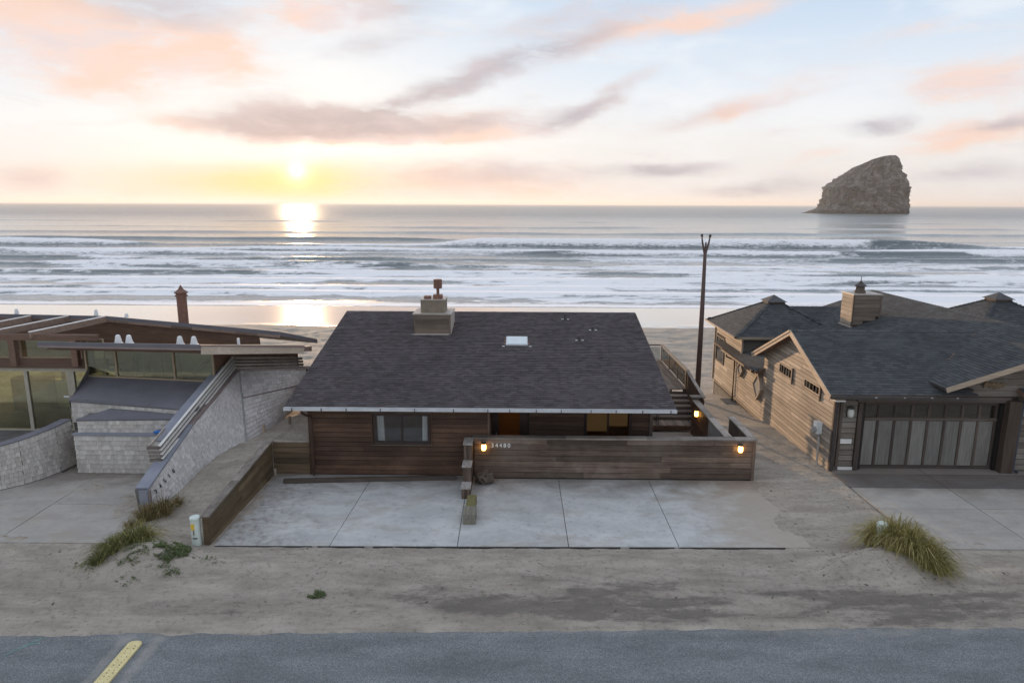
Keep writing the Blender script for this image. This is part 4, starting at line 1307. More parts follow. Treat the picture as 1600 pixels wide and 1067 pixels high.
# inner courtyard fence
f2 = thing('wooden_fence', (7.02, 23.7, 0), 'short inner board fence running back from the front fence to the steps', 'fence')
mb_box('fence_core', f2, (7.0, FY + .17, .02), (7.07, 26.4, 1.42), M['dark'])
siding(f2, 'y', FY + .75, 26.4, 7.0, 0.03, 1.43, 0.2, -1, M['brown_y'])
mb_box('grey_panel', f2, (6.965, FY + .17, .03), (6.995, FY + 2.4, 1.40), M['grey_light'])
siding(f2, 'y', FY + .17, 26.4, 7.07, 0.03, 1.43, 0.2, 1, M['fence_y'])
for a, e in ((FY + .24, 24.0), (24.0, 26.45)):
    piece('cap_board', f2, (7.03, (a + e) / 2, 1.455), (.26, e - a - .006, .045), M['cap_y'])
piece('fence_post', f2, (7.02, 26.46, .78), (.13, .12, 1.56), M['fence_z'])
piece('post_cap', f2, (7.06, 26.46, 1.58), (.42, .30, .05), M['cap_y'])
lamp((6.98, 25.55, 1.16), 'lit wall lamp on the inner fence below the deck steps', group='lit wall lamps', out=(-1, -.0))

# things on the drive
o = mb_box('wheel_stop', None, (-2.85, -.075, 0), (2.85, .075, .13), M['trim_dark_x'])
o.location = (-4.93, 21.37, .03); o.rotation_euler = (0, 0, math.atan2(.42, 5.66))
tag(o, 'long dark timber wheel stop lying in front of the house wall', 'wheel stop')
o = mb_box('timber_block', None, (-1.60, 18.28, .02), (-1.24, 18.86, .33), M['timber'])
tag(o, 'short thick grey timber block at the near end of the stepped pier', 'timber')
o = mb_box('timber_block', None, (-1.58, 18.90, .02), (-1.30, 19.85, .25), M['moss'])
tag(o, 'mossy yellow green timber between the grey block and the stepped pier', 'timber')


def blob(name, c, r, mat, seed, sub=3, amp=.35, freq=2.2):
    bm = bmesh.new()
    bmesh.ops.create_icosphere(bm, subdivisions=sub, radius=1.0)
    from mathutils import noise as mn
    for v in bm.verts:
        n_ = mn.fractal(v.co * freq + Vector((seed * 3.1, seed, 0)), 1.0, 2.0, 4)
        k = 1 + amp * n_
        v.co = Vector((v.co.x * r[0] * k, v.co.y * r[1] * k, v.co.z * r[2] * k))
    me = bpy.data.meshes.new(name)
    bm.to_mesh(me); bm.free()
    me.materials.append(mat)
    o = bpy.data.objects.new(name, me)
    return link(o, c)


o = blob('boulder', (-1.12, 21.30, .22), (.30, .24, .26), M['boulder'], 4)
tag(o, 'dark rough boulder at the foot of the fence beside the stepped pier', 'boulder')

# retaining wall on the left of the drive
ret = thing('retaining_wall', (-8.42, 19.5, 0), 'long sloping timber retaining wall along the left edge of the driveway', 'wall')
top_ = lambda y: np.interp(y, [17.0, 21.95], [.80, 1.20])
core = MB()
core.hexa([(-8.50, 17.05, -.1), (-8.40, 17.05, -.1), (-8.40, 21.92, -.1), (-8.50, 21.92, -.1)], [(-8.50, 17.05, .76), (-8.40, 17.05, .76), (-8.40, 21.92, 1.16), (-8.50, 21.92, 1.16)])
core.build('wall_core', M['dark'], ret)
for r in range(6):
    y = 17.05
    while y < 21.9:
        e = min(21.9, y + random.uniform(1.3, 2.6))
        if 21.9 - e < .5: e = 21.9
        z0_, z1_ = [-.02 + (top_(v) - .02) * (r + .5) / 6 for v in (y, e)]
        bar('plank', ret, (-8.38 + random.uniform(-.006, .006), y + .004, z0_), (-8.38 + random.uniform(-.006, .006), e - .004, z1_), .035, (top_((y + e) / 2)) / 6 - .006, M['olive_y'])
        y = e
y = 16.98
while y < 21.95:
    e = min(21.95, y + random.uniform(1.5, 2.3))
    if 21.95 - e < .5: e = 21.95
    bar('cap_board', ret, (-8.45, y, top_(y) + .02), (-8.45, e - .006, top_(e) + .02), .24, .05, M['cap_y'])
    y = e
piece('end_post', ret, (-8.44, 17.01, .36), (.15, .07, .90), M['olive_x'])
mb_box('wall_core', ret, (-8.36, 21.96, -.1), (-7.12, 22.02, 1.15), M['dark'])
siding(ret, 'x', -8.36, -7.12, 21.96, 0.02, 1.17, 0.19, -1, M['olive_x'], thick=.035)
piece('cap_board', ret, (-7.73, 21.98, 1.19), (1.26, .12, .04), M['cap_x'])

# ================================================================== deck and steps on the right side
deck = thing('side_deck', (6.1, 30, .9), 'raised wooden side deck with a glass railing beside the brown house', 'deck')
xw0, xw1 = 4.78, 7.42
n = 18
for i in range(n):
    x_ = xw0 + (xw1 - xw0) * (i + .5) / n
    piece('deck_board', deck, (x_, 32.3, 1.085), ((xw1 - xw0) / n - .01, 5.9, .035), M['deck_y'])
piece('rim_board', deck, (7.44, 32.3, .99), (.045, 5.94, .22), M['rail_tan'])
piece('rim_board', deck, (6.1, 35.28, .99), (2.66, .045, .22), M['rail_tan'])
for yy in (29.5, 32.2, 35.1):
    piece('deck_post', deck, (7.36, yy, -.1), (.12, .12, 2.2), M['trim_dark'])
    piece('deck_post', deck, (4.9, yy, -.1), (.12, .12, 2.2), M['trim_dark'])
ry = [29.42, 31.2, 33.0, 34.95]
for i, yy in enumerate(ry):
    piece('rail_post', deck, (7.42, yy, 1.48), (.12 if i in (0,) else .05, .16 if i == 0 else .05, .86), M['trim_dark'])
for a, e in zip(ry[:-1], ry[1:]):
    piece('rail_pane', deck, (7.42, (a + e) / 2, 1.50), (.012, e - a - .12, .66), M['glass_clear'])
bar('top_rail', deck, (7.42, 29.34, 1.935), (7.42, 35.05, 1.935), .16, .05, M['rail_tan'])
bar('top_rail', deck, (7.34, 34.95, 1.935), (4.9, 34.95, 1.935), .12, .05, M['trim_dark'], )
for xx in (6.6, 5.8, 5.0):
    piece('rail_post', deck, (xx, 34.95, 1.48), (.05, .05, .86), M['trim_dark'])
for xx in (7.0, 6.2, 5.4):
    piece('rail_pane', deck, (xx, 34.95, 1.5), (.72, .012, .66), M['glass_clear'])
# flight of six steps going up from the landing
st = thing('deck_steps', (6.2, 28.3, .2), 'flight of dark wooden steps rising from the landing to the side deck', 'steps')
n = 6
y_top, y_bot, z_b, z_t = 29.34, 27.55, .24, 1.09
for i in range(n):
    z_ = z_b + (z_t - z_b) * (i + 1) / (n) - .0
    y_ = y_bot + (y_top - y_bot) * (i) / n
    if i < n - 1:
        piece('tread', st, (6.10, y_ + .16, z_ - .02), (2.50, .30, .04), M['deck_x'])
    piece('riser', st, (6.10, y_ + .05, z_ - .10), (2.50, .025, .13), M['trim_dark_x'])
bar('stringer', st, (7.38, 27.5, .22), (7.38, 29.36, 1.08), .06, .28, M['brown_y'])
bar('hand_rail', st, (7.42, 26.55, 1.50), (7.42, 29.36, 1.92), .14, .05, M['cap_y'])
bar('side_board', st, (7.42, 26.55, 1.1), (7.42, 29.36, 1.5), .05, .62, M['brown_y'])
bar('side_board', st, (7.42, 26.55, .45), (7.42, 29.36, .85), .05, .62, M['brown_y'])
# landing
for i in range(20):
    x_ = 4.8 + 2.5 * (i + .5) / 20
    piece('landing_board', st, (x_, 27.28, .215), (.115, .78, .035), M['deck_y'])
piece('landing_riser', st, (6.05, 26.88, .12), (2.5, .03, .16), M['brown_x'])
# dark chair on the landing
chr_ = thing('patio_chair', (5.55, 27.2, .235), 'small dark slatted chair on the landing below the roof corner', 'chair')
x_, y_, z_ = 5.55, 27.2, .235
for sx in (-.2, .2):
    for sy in (-.2, .2):
        piece('leg', chr_, (x_ + sx, y_ + sy, z_ + (.21 if sy < 0 else .43)), (.035, .035, .42 if sy < 0 else .86), M['trim_dark'])
piece('seat', chr_, (x_, y_, z_ + .43), (.45, .45, .03), M['trim_dark'])
for k in range(4):
    piece('back_slat', chr_, (x_ - .14 + k * .093, y_ + .2, z_ + .66), (.06, .02, .38), M['trim_dark'])

# tall forked pole
gp_ = gz(9.15, 34.0)
pole = thing('tall_pole', (9.15, 34.0, gp_), 'tall slim dark wooden pole with a forked top standing on the sand', 'pole')
b = MB(); b.tube([(9.15, 34, gp_ - .4), (9.15, 34, 3.5), (9.13, 34, 7.0)], [.15, .12, .08], 10); b.build('shaft', M['pole'], pole, smooth=True)
for dx_, zz_ in ((-.20, 7.62), (.20, 7.60), (.015, 7.3)):
    b = MB(); b.tube([(9.13 + dx_ * .15, 34, 6.75), (9.13 + dx_ * .8, 34, 7.3 if abs(dx_) > .1 else 7.1), (9.13 + dx_, 34, zz_)], [.055, .045, .035], 8); b.build('prong', M['pole'], pole)
    if abs(dx_) > .1:
        b = MB(); b.tube([(9.13 + dx_, 34, zz_ - .06), (9.13 + dx_, 34, zz_ + .07)], .06, 8); b.build('prong_tip', M['pole'], pole)

# ================================================================== tan boarded house on the right
hr = thing('beach_house', (13, 23, 0), 'tan boarded house with a wide garage door and slate grey hipped roofs', 'house')
X0 = 10.83
FY2 = 22.70
# ---- walls
gable_top = lambda y: np.minimum(2.87 + 0.403 * (y - 22.25), np.minimum(4.36 - 0.445 * (y - 26.0), 9)) - 0.06
gl = np.vectorize(lambda y: 0.0)
wl = MB()
wl.add([(X0 + .03, FY2 + .02, -.5), (X0 + .03, 29.6, -.6), (X0 + .03, 29.6, 2.68), (X0 + .03, 26, 4.26), (X0 + .03, FY2 + .02, 2.95),
        (X0 + .15, FY2 + .02, -.5), (X0 + .15, 29.6, -.6), (X0 + .15, 29.6, 2.68), (X0 + .15, 26, 4.26), (X0 + .15, FY2 + .02, 2.95)],
       [(4, 3, 2, 1, 0), (5, 6, 7, 8, 9), (0, 1, 6, 5), (1, 2, 7, 6), (2, 3, 8, 7), (3, 4, 9, 8), (4, 0, 5, 9)])
wall_l = wl.build('wall', M['dark'], hr)
low_b = lambda y: np.interp(y, [22.7, 27.0, 29.3, 36.8], [-.16, -.16, -.36, -.36])
siding(wall_l, 'y', FY2 + .03, 29.55, X0 + .03, -.36, 4.3, 0.158, -1, M['side_y'], top=gable_top, bottom=low_b, openings=[(26.38, 27.74, 2.32, 2.73), (23.80, 25.22, 2.38, 2.72)], seg=(2.2, 4.5), lap=.02, gap=.024)
wall_m = mb_box('wall', hr, (X0 + .03, 29.6, -.6), (X0 + .15, 37.1, 2.0), M['dark'])
siding(wall_m, 'y', 29.56, 32.9, X0 + .03, -.36, 1.94, 0.158, -1, M['side_y'], seg=(1.6, 3.3), lap=.02, gap=.024)
wall_t = mb_box('wall', hr, (X0 + .04, 32.7, 1.9), (X0 + .15, 37.2, 2.85), M['dark'])
siding(wall_t, 'y', 32.62, 37.2, X0 + .03, -.36, 2.88, 0.158, -1, M['side_y'], openings=[(32.62, 32.93, -1, 1.94), (35.40, 36.90, .74, 2.18)], seg=(1.6, 3.3), lap=.02, gap=.024)
wall_tf = mb_box('wall', hr, (X0 + .04, 32.65, 1.5), (16, 32.75, 2.85), M['side_x'])
mb_box('wall', hr, (X0 + .04, 37.1, -1.6), (16, 37.2, 2.85), M['side_y'])
mb_box('wall', hr, (22.3, 22.9, -.4), (22.42, 37.1, 2.9), M['side_y'])
b = MB(); b.box((X0 + .06, 29.2, -1.9), (X0 + .2, 37.1, -.34))
b.build('foundation', M['foundation'], hr)
b = MB(); b.box((10.3, 32.5, -1.6), (X0 + .05, 33.9, -.62)); b.build('foundation_step', M['foundation'], hr)
piece('corner_board', wall_t, (X0 - .01, 37.2, 1.1), (.09, .09, 3.0), M['trim_tan'])
piece('corner_board', wall_t, (X0 - .01, 32.60, 2.40), (.09, .09, .95), M['trim_tan'])
piece('water_table', wall_m, (X0 - .02, 33.2, -.38), (.06, 7.6, .07), M['trim_tan'])
# windows in the side wall
def side_window(a0, a1, z0, z1, nb):
    wn = window(hr, 'y', a0, a1, X0 + .01, z0, z1, -1, M['trim_tan'], M['glass_dark'], fw=.05, depth=.06)
    for k in range(1, nb):
        piece('window_bar', wn, (X0 - .035, a0 + (a1 - a0) * k / nb, (z0 + z1) / 2), (.025, .035, z1 - z0 - .08), M['trim_dark'])
    piece('sill', wn, (X0 - .04, (a0 + a1) / 2, z0 - .025), (.07, a1 - a0 + .12, .04), M['trim_tan'])
    piece('casing', wn, (X0 - .035, a0 - .05, (z0 + z1) / 2 - .05), (.05, .06, z1 - z0 + .22), M['trim_dark'])
    return wn
side_window(26.40, 27.72, 2.30, 2.73, 5)
side_window(23.82, 25.20, 2.36, 2.72, 5)
window(hr, 'y', 35.42, 36.88, X0 + .02, .76, 2.16, -1, M['trim_dark'], M['glass_dark'], fw=.07, depth=.06)
# lozenge windows
def lozenge(cy, cz, ry, rz):
    pts = [(cy - ry, cz), (cy, cz - rz), (cy + ry, cz), (cy, cz + rz)]
    b = MB()
    for i in range(4):
        (ya, za), (yb, zb) = pts[i], pts[(i + 1) % 4]
        k = .80
        ia, ib = (cy + (ya - cy) * k, cz + (za - cz) * k), (cy + (yb - cy) * k, cz + (zb - cz) * k)
        b.hexa([(X0 + .02, ya, za), (X0 + .02, yb, zb), (X0 + .02, ib[0], ib[1]), (X0 + .02, ia[0], ia[1])],
               [(X0 - .13, ya, za), (X0 - .13, yb, zb), (X0 - .13, ib[0], ib[1]), (X0 - .13, ia[0], ia[1])])
    fr = b.build('lozenge_window', M['trim_tan'], hr)
    k = .82
    b = MB(); b.slab([(X0 - .09, cy + (p[0] - cy) * k, cz + (p[1] - cz) * k) for p in pts][::-1], .01)
    b.build('pane', M['grey_light'], fr)
lozenge(29.95, 1.08, .62, .64)
lozenge(32.45, 1.28, .42, .40)
# ---- front wall
mb_fr = wall_with_holes('wall', hr, 'x', X0 + .16, 22.3, FY2 + .06, FY2 + .18, -.1, 2.9, [(11.95, 16.62, -.09, 2.50)], M['dark'])
siding(mb_fr, 'x', 11.03, 11.66, FY2 + .055, .16, 2.75, 0.20, -1, M['side_x'], seg=(3, 4), lap=.02, gap=.024)
siding(mb_fr, 'x', 17.10, 22.3, FY2 + .055, .05, 2.72, 0.20, -1, M['side_x'], seg=(3, 4), lap=.02, gap=.024)
piece('corner_post', mb_fr, (10.91, FY2 + .0, 1.33), (.17, .10, 2.68), M['trim_dark'])
piece('corner_board', mb_fr, (11.09, FY2 + .005, 1.33), (.10, .07, 2.68), M['trim_dark'])
piece('base_strip', mb_fr, (11.36, FY2 + .02, .085), (.66, .05, .11), M['white_paint'])
piece('plaque', mb_fr, (11.34, FY2 - .005, 1.08), (.40, .02, .17), M['white_paint'])
piece('jamb', mb_fr, (11.74, FY2 + .0, 1.24), (.15, .09, 2.48), M['trim_dark'])
piece('header', mb_fr, (14.20, FY2 - .004, 2.60), (5.2, .10, .20), M['trim_dark_x'])
piece('jamb', mb_fr, (16.86, FY2 - .10, 1.30), (.42, .26, 2.6), M['fence_z'])
# gable wall over the garage (right half of the front)
rake = lambda x: 3.215 + .345 * (x - 14.2) - .05
gw = MB()
gw.slab([(14.55, FY2 + .05, 2.70), (22.3, FY2 + .05, 2.70), (22.3, FY2 + .05, 3.35), (18.6, FY2 + .05, 4.62), (14.55, FY2 + .05, 3.25)], .1)
gwall = gw.build('gable', M['dark'], hr)
siding(gwall, 'x', 14.9, 22.0, FY2 + .049, 2.71, 4.6, 0.205, -1, M['side_x'], top=lambda x: np.minimum(rake(x), rake(37.2 - x)) , seg=(2.5, 4), lap=.018)
# carved dark ornament on the gable
og = bpy.data.meshes.new('gable_ornament')
bm = bmesh.new()
outl = [(0, .14), (.06, .22), (.10, .30), (.13, .24), (.22, .20), (.33, .22), (.40, .20), (.47, .22), (.56, .19), (.66, .20), (.78, .19), (.76, .14), (.70, .13), (.68, .05), (.60, .06), (.55, .01), (.47, .05), (.40, 0), (.35, .06), (.26, .05), (.20, .10), (.10, .09), (.03, .02)]
vs = [bm.verts.new((15.78 + u, FY2 - .005, 3.0 + v)) for u, v in outl]
f = bm.faces.new(vs)
ex = bmesh.ops.extrude_face_region(bm, geom=[f])
for v in [e for e in ex['geom'] if isinstance(e, bmesh.types.BMVert)]: v.co.y -= .04
bmesh.ops.recalc_face_normals(bm, faces=bm.faces[:])
bm.to_mesh(og); bm.free(); og.materials.append(M['ornament'])
link(bpy.data.objects.new('gable_ornament', og), (0, 0, 0), hr)
# ---- garage door: eight glazed lights over eight tall panels
gd = MB(); gd.box((11.82, 22.93, .0), (16.64, 22.98, 2.46))
gdoor = gd.build('garage_door', M['trim_dark_x'], hr)
nb = 8
gx0, gx1 = 11.90, 16.52
cw = (gx1 - gx0) / nb
for k in range(nb):
    cx_ = gx0 + cw * (k + .5)
    piece('garage_panel', gdoor, (cx_, 22.915, .96), (cw - .11, .03, 1.62), M['garage'])
    piece('garage_pane', gdoor, (cx_, 22.915, 2.12), (cw - .10, .02, .44), M['glass_dark'])
for k in range(nb + 1):
    piece('batten', gdoor, (gx0 + cw * k, 22.905, 1.22), (.085, .05, 2.32), M['trim_dark'])
for z_ in (.085, 1.84, 2.40):
    piece('rail', gdoor, ((gx0 + gx1) / 2, 22.895, z_), (gx1 - gx0 + .09, .05, .10), M['trim_dark_x'])
piece('shadow_gap', gdoor, (16.60, 22.84, 1.22), (.07, .16, 2.44), M['black'])  # black strip standing in for the shadow gap beside the pilaster
mb_box('garage_back', hr, (11.8, 23.2, 0), (16.7, 23.25, 2.6), M['dark'])

# ---- roofs
def roof_plane(parent, poly, up_dir, expo, tabw, mat, thick=.12, name='roof', single=0, under=None):
    """poly counter-clockwise seen from above; up_dir horizontal direction in which it rises"""
    p = [Vector(q) for q in poly]
    nn = Vector((0, 0, 0))
    for i in range(len(p)):
        nn += p[i].cross(p[(i + 1) % len(p)])
    nn.normalize()
    if nn.z < 0:
        p.reverse(); nn = -nn
    hz = Vector(up_dir).normalized()
    V = (hz - nn * hz.dot(nn)).normalized()
    U = V.cross(nn).normalized()
    us = [q.dot(U) for q in p]; vs = [q.dot(V) for q in p]
    O = U * min(us) + V * min(vs) + nn * p[0].dot(nn)
    poly2 = [(a - min(us), b_ - min(vs)) for a, b_ in zip(us, vs)]
    def inside(u, v):
        c = False
        for i in range(len(poly2)):
            (x1_, y1_), (x2_, y2_) = poly2[i], poly2[(i + 1) % len(poly2)]
            if (y1_ > v) != (y2_ > v) and u < (x2_ - x1_) * (v - y1_) / (y2_ - y1_) + x1_: c = not c
        return c
    b = MB(); b.slab(p, thick, nn)
    o = b.build(name, under or M['soffit'], parent)
    shingles(o, O + nn * .002, U, V, inside, max(us) - min(us), max(vs) - min(vs), expo, tabw, .014, mat, single=single)
    return o

RR = M['roof_right']
mz = lambda x: 3.2 + .345 * (x - 14.2)
XL = 10.44
r1z = lambda y: 2.87 + .3995 * (y - 22.22)
r1 = roof_plane(hr, [(XL, 22.22, r1z(22.22)), (15.32, 22.22, r1z(22.22)), (15.32, 24.03, r1z(24.03)), (17.65, 26, r1z(26)), (XL, 26, r1z(26))], (0, 1, 0), .14, .26, RR, single=150)
roof_plane(hr, [(XL, 26, r1z(26)), (17.65, 26, r1z(26)), (14.2, 28.6, r1z(26) - .445 * 2.6), (XL, 30.0, r1z(26) - .445 * 4.0)], (0, -1, 0), .3, .5, RR)
rM = roof_plane(hr, [(14.2, 22.05, mz(14.2)), (18.6, 22.05, mz(18.6)), (18.6, 36.1, mz(18.6)), (XL, 36.1, mz(XL)), (XL, 29.45, mz(XL)), (13.5, 29.45, mz(13.5)), (14.2, 26.5, mz(14.2))], (1, 0, 0), .145, .26, RR)
roof_plane(hr, [(18.6, 22.05, mz(18.6)), (23.2, 22.05, mz(14.0)), (23.2, 36.1, mz(14.0)), (18.6, 36.1, mz(18.6))], (-1, 0, 0), .29, .5, RR)
roof_plane(hr, [(17.0, 22.15, 2.82), (22.6, 22.15, 2.82), (22.6, 22.75, 3.02), (17.0, 22.75, 3.02)], (0, 1, 0), .14, .26, RR)
def pyramid(cx_, cy_, h_, ze, za, single=0):
    ap = (cx_, cy_, za)
    cs = [(cx_ - h_, cy_ - h_, ze), (cx_ + h_, cy_ - h_, ze), (cx_ + h_, cy_ + h_, ze), (cx_ - h_, cy_ + h_, ze)]
    roof_plane(hr, [cs[0], cs[1], ap], (0, 1, 0), .14, .26, RR, thick=.06, name='tower_roof')
    roof_plane(hr, [cs[3], cs[0], ap], (1, 0, 0), .14, .26, RR, thick=.06, name='tower_roof')
    roof_plane(hr, [cs[1], cs[2], ap], (-1, 0, 0), .28, .5, RR, thick=.06, name='tower_roof')
    roof_plane(hr, [cs[2], cs[3], ap], (0, -1, 0), .28, .5, RR, thick=.06, name='tower_roof')
    b = MB()
    for i, c_ in enumerate(cs):
        a_ = Vector(c_); e_ = Vector(ap)
        n_ = 22
        dirv = (e_ - a_)
        side = dirv.cross(Vector((0, 0, 1))).normalized() * .12
        for k in range(n_):
            p0, p1 = a_ + dirv * k / n_, a_ + dirv * (k + .97) / n_
            uz = Vector((0, 0, .035))
            b.add([p0 - side, p0 + uz, p0 + side, p1 - side, p1 + uz * .6, p1 + side], [(0, 1, 4, 3), (1, 2, 5, 4), (0, 2, 1)], random.choice(TINTS))
    b.build('hip_cap', RR, hr, kind='stuff')
    # little cap on the peak
    q = .42
    zc = za - (za - ze) * q / h_ + .12
    b = MB()
    b.box((cx_ - q, cy_ - q, zc - .22), (cx_ + q, cy_ + q, zc))
    b.build('roof_cap_base', M['fence_z'], hr)
    b = MB()
    e = q + .1
    b.add([(cx_ - e, cy_ - e, zc), (cx_ + e, cy_ - e, zc), (cx_ + e, cy_ + e, zc), (cx_ - e, cy_ + e, zc), (cx_, cy_, zc + .32)], [(0, 1, 4), (1, 2, 4), (2, 3, 4), (3, 0, 4), (3, 2, 1, 0)])
    b.build('roof_cap', M['cap_roof'], hr)
pyramid(13.0, 34.85, 2.62, 2.90, 4.42)
pyramid(24.4, 34.85, 2.9, 2.95, 4.60)
# ridge between the tower and the main roof
roof_plane(hr, [(13.0, 33.0, 3.2), (17.5, 33.0, 3.2), (17.5, 35.0, 3.98), (13.0, 35.0, 3.98)], (0, 1, 0), .15, .3, RR)
roof_plane(hr, [(13.0, 35.0, 3.98), (17.5, 35.0, 3.98), (17.5, 37.0, 3.2), (13.0, 37.0, 3.2)], (0, -1, 0), .3, .5, RR)
b = MB()
def cap_line(a_, e_, n_, w_=.13):
    a_, e_ = Vector(a_), Vector(e_)
    dv = e_ - a_
    sd = dv.cross(Vector((0, 0, 1))).normalized() * w_
    for k in range(n_):
        p0, p1 = a_ + dv * k / n_, a_ + dv * (k + .97) / n_
        b.add([p0 - sd - Vector((0, 0, .03)), p0 + Vector((0, 0, .035)), p0 + sd - Vector((0, 0, .03)), p1 - sd - Vector((0, 0, .03)), p1 + Vector((0, 0, .025)), p1 + sd - Vector((0, 0, .03))], [(0, 1, 4, 3), (1, 2, 5, 4), (0, 2, 1)], random.choice(TINTS))
cap_line((XL, 26, r1z(26)), (17.6, 26, r1z(26)), 30)
cap_line((18.6, 22.05, mz(18.6)), (18.6, 36.1, mz(18.6)), 50)
cap_line((13.0, 35, 3.98), (17.0, 35, 3.98), 16)
b.build('ridge_cap', RR, hr, kind='stuff')
# rakes, fascias and gutters
zo = -.09
bar('rake_board', hr, (XL - .015, 22.2, r1z(22.2) + zo), (XL - .015, 26, r1z(26) + zo), .03, .20, M['trim_tan'])
bar('rake_board', hr, (XL - .015, 26, r1z(26) + zo), (XL - .015, 30.0, r1z(26) - 1.78 + zo), .03, .20, M['trim_tan'])
bar('rake_board', hr, (XL - .04, 26, r1z(26) - .02), (XL - .04, 30.05, r1z(26) - 1.80), .03, .08, M['trim_tan'])
bar('rake_board', hr, (14.16, 22.04, mz(14.2) - .10), (18.6, 22.04, mz(18.6) - .10), .03, .17, M['trim_x'], )
bar('gutter', hr, (14.15, 22.03, mz(14.2) - .05), (14.15, 23.1, mz(14.2) - .05), .10, .09, M['gutter_dark'])
g1_ = bar('gutter', hr, (XL, 22.16, r1z(22.22) - .07), (15.32, 22.16, r1z(22.22) - .07), .12, .10, M['gutter_dark'])
for xx in (11.9, 12.85, 13.75, 14.6):
    piece('gutter_bracket', hr, (xx, 22.10, r1z(22.22) - .045), (.06, .05, .035), M['grey_metal'])
piece('soffit', hr, (12.9, 22.48, 2.73), (4.8, .40, .03), M['trim_dark_x'])
bar('gutter', hr, (XL - .05, 29.7, mz(XL) - .06), (XL - .05, 34.4, mz(XL) - .06), .12, .10, M['brown_metal'])
piece('fascia', hr, (XL + .03, 32.0, mz(XL) - .11), (.03, 4.7, .16), M['trim_tan'])
piece('fascia', hr, (13.0 - 2.62, 34.85, 2.84), (.03, 5.2, .13), M['trim_tan'])
piece('fascia', hr, (13.0, 34.85 - 2.62, 2.84), (5.2, .03, .13), M['trim_x'])
bar('gutter', hr, (13.0 - 2.68, 32.2, 2.88), (13.0 - 2.68, 37.5, 2.88), .09, .09, M['brown_metal'])
b = MB(); b.tube([(XL - .05, 33.6, mz(XL) - .08), (XL - .05, 33.55, mz(XL) - .25), (X0 - .06, 33.42, mz(XL) - .42), (X0 - .06, 33.42, -.60), (X0 - .25, 33.40, -.70)], .045, 8); b.build('downspout', M['brown_metal'], hr)
b = MB(); b.tube([(10.86, 22.6, 2.70), (10.86, 22.56, 2.4), (10.86, 22.56, .05)], .05, 8); b.build('downspout', M['gutter_dark'], hr)
b = MB(); b.tube([(17.14, 22.45, 2.70), (17.14, 22.58, 2.5), (17.14, 22.58, .12), (17.24, 22.45, .08)], .05, 8); b.build('downspout', plain('blue_pipe', (.045, .065, .10), rough=.5), hr)
piece('eave_end', hr, (10.80, 22.35, 2.66), (.34, .28, .05), M['white_paint'])
# chimney
ch = MB()
ch.hexa([(15.30, 31.20, 3.3), (16.52, 31.20, 3.6), (16.52, 32.30, 3.6), (15.30, 32.30, 3.3)], [(15.30, 31.20, 5.08), (16.52, 31.20, 5.08), (16.52, 32.30, 5.08), (15.30, 32.30, 5.08)])
chm = ch.build('chimney', M['dark'], hr)
siding(chm, 'x', 15.28, 16.54, 31.20, 3.5, 5.08, .20, -1, M['chim'], bottom=lambda x: mz(x) * 0 + mz(x) + .05, seg=(2, 3))
siding(chm, 'y', 31.20, 32.30, 15.29, 3.5, 5.08, .20, -1, M['side_y'], bottom=lambda y: y * 0 + mz(15.29), seg=(2, 3))
piece('crown', chm, (15.91, 31.75, 5.10), (1.34, 1.22, .05), M['flash'])
piece('flashing', chm, (15.26, 31.75, 3.60), (.10, 1.2, .05), M['flash'])
piece('corner_trim', chm, (15.29, 31.19, 4.35), (.07, .07, 1.5), M['trim_dark'])
piece('corner_trim', chm, (16.53, 31.19, 4.55), (.07, .07, 1.1), M['chim'])
b = MB(); b.tube([(15.78, 31.7, 5.12), (15.78, 31.7, 5.24), (15.78, 31.7, 5.26), (15.78, 31.7, 5.44)], [.25, .25, .20, .20], 8); b.build('flue', M['chim'], chm)
b = MB(); b.tube([(15.78, 31.7, 5.44), (15.78, 31.7, 5.46), (15.78, 31.7, 5.58), (15.78, 31.7, 5.66), (15.78, 31.7, 5.68), (15.78, 31.7, 5.90)], [.29, .29, .12, .06, .02, .012], 10); b.build('flue_cap', M['gutter_dark'], chm)
# electricity meter
mt = thing('electric_meter', (X0 - .1, 23.5, .3), 'white electricity meter box with a conduit on the tan side wall', 'meter')
piece('meter_box', mt, (X0 - .11, 23.55, 1.30), (.20, .28, .42), M['white_plastic'])
b = MB(); b.tube([(X0 - .20, 23.50, 1.24), (X0 - .30, 23.50, 1.24), (X0 - .31, 23.50, 1.24)], [.11, .11, .07], 12); b.build('dial', M['grey_metal'], mt)
b = MB(); b.tube([(X0 - .10, 23.45, 1.1), (X0 - .10, 23.40, .95), (X0 - .10, 23.38, -.2)], .035, 8); b.build('conduit', M['grey_metal'], mt)
lamp((11.37, FY2 - .01, 2.14), 'unlit pale wall lamp left of the wide garage door', lit=False, sz=1.6)
lamp((17.34, FY2 - .01, 2.20), 'unlit pale wall lamp right of the wide garage door', lit=False, sz=1.6)

# ================================================================== grey shingled house on the left
hl = thing('beach_house', (-13.5, 23, 0), 'grey cedar shingled house with flat slanted roofs and a long sloping parapet', 'house')
CE = M['cedar']
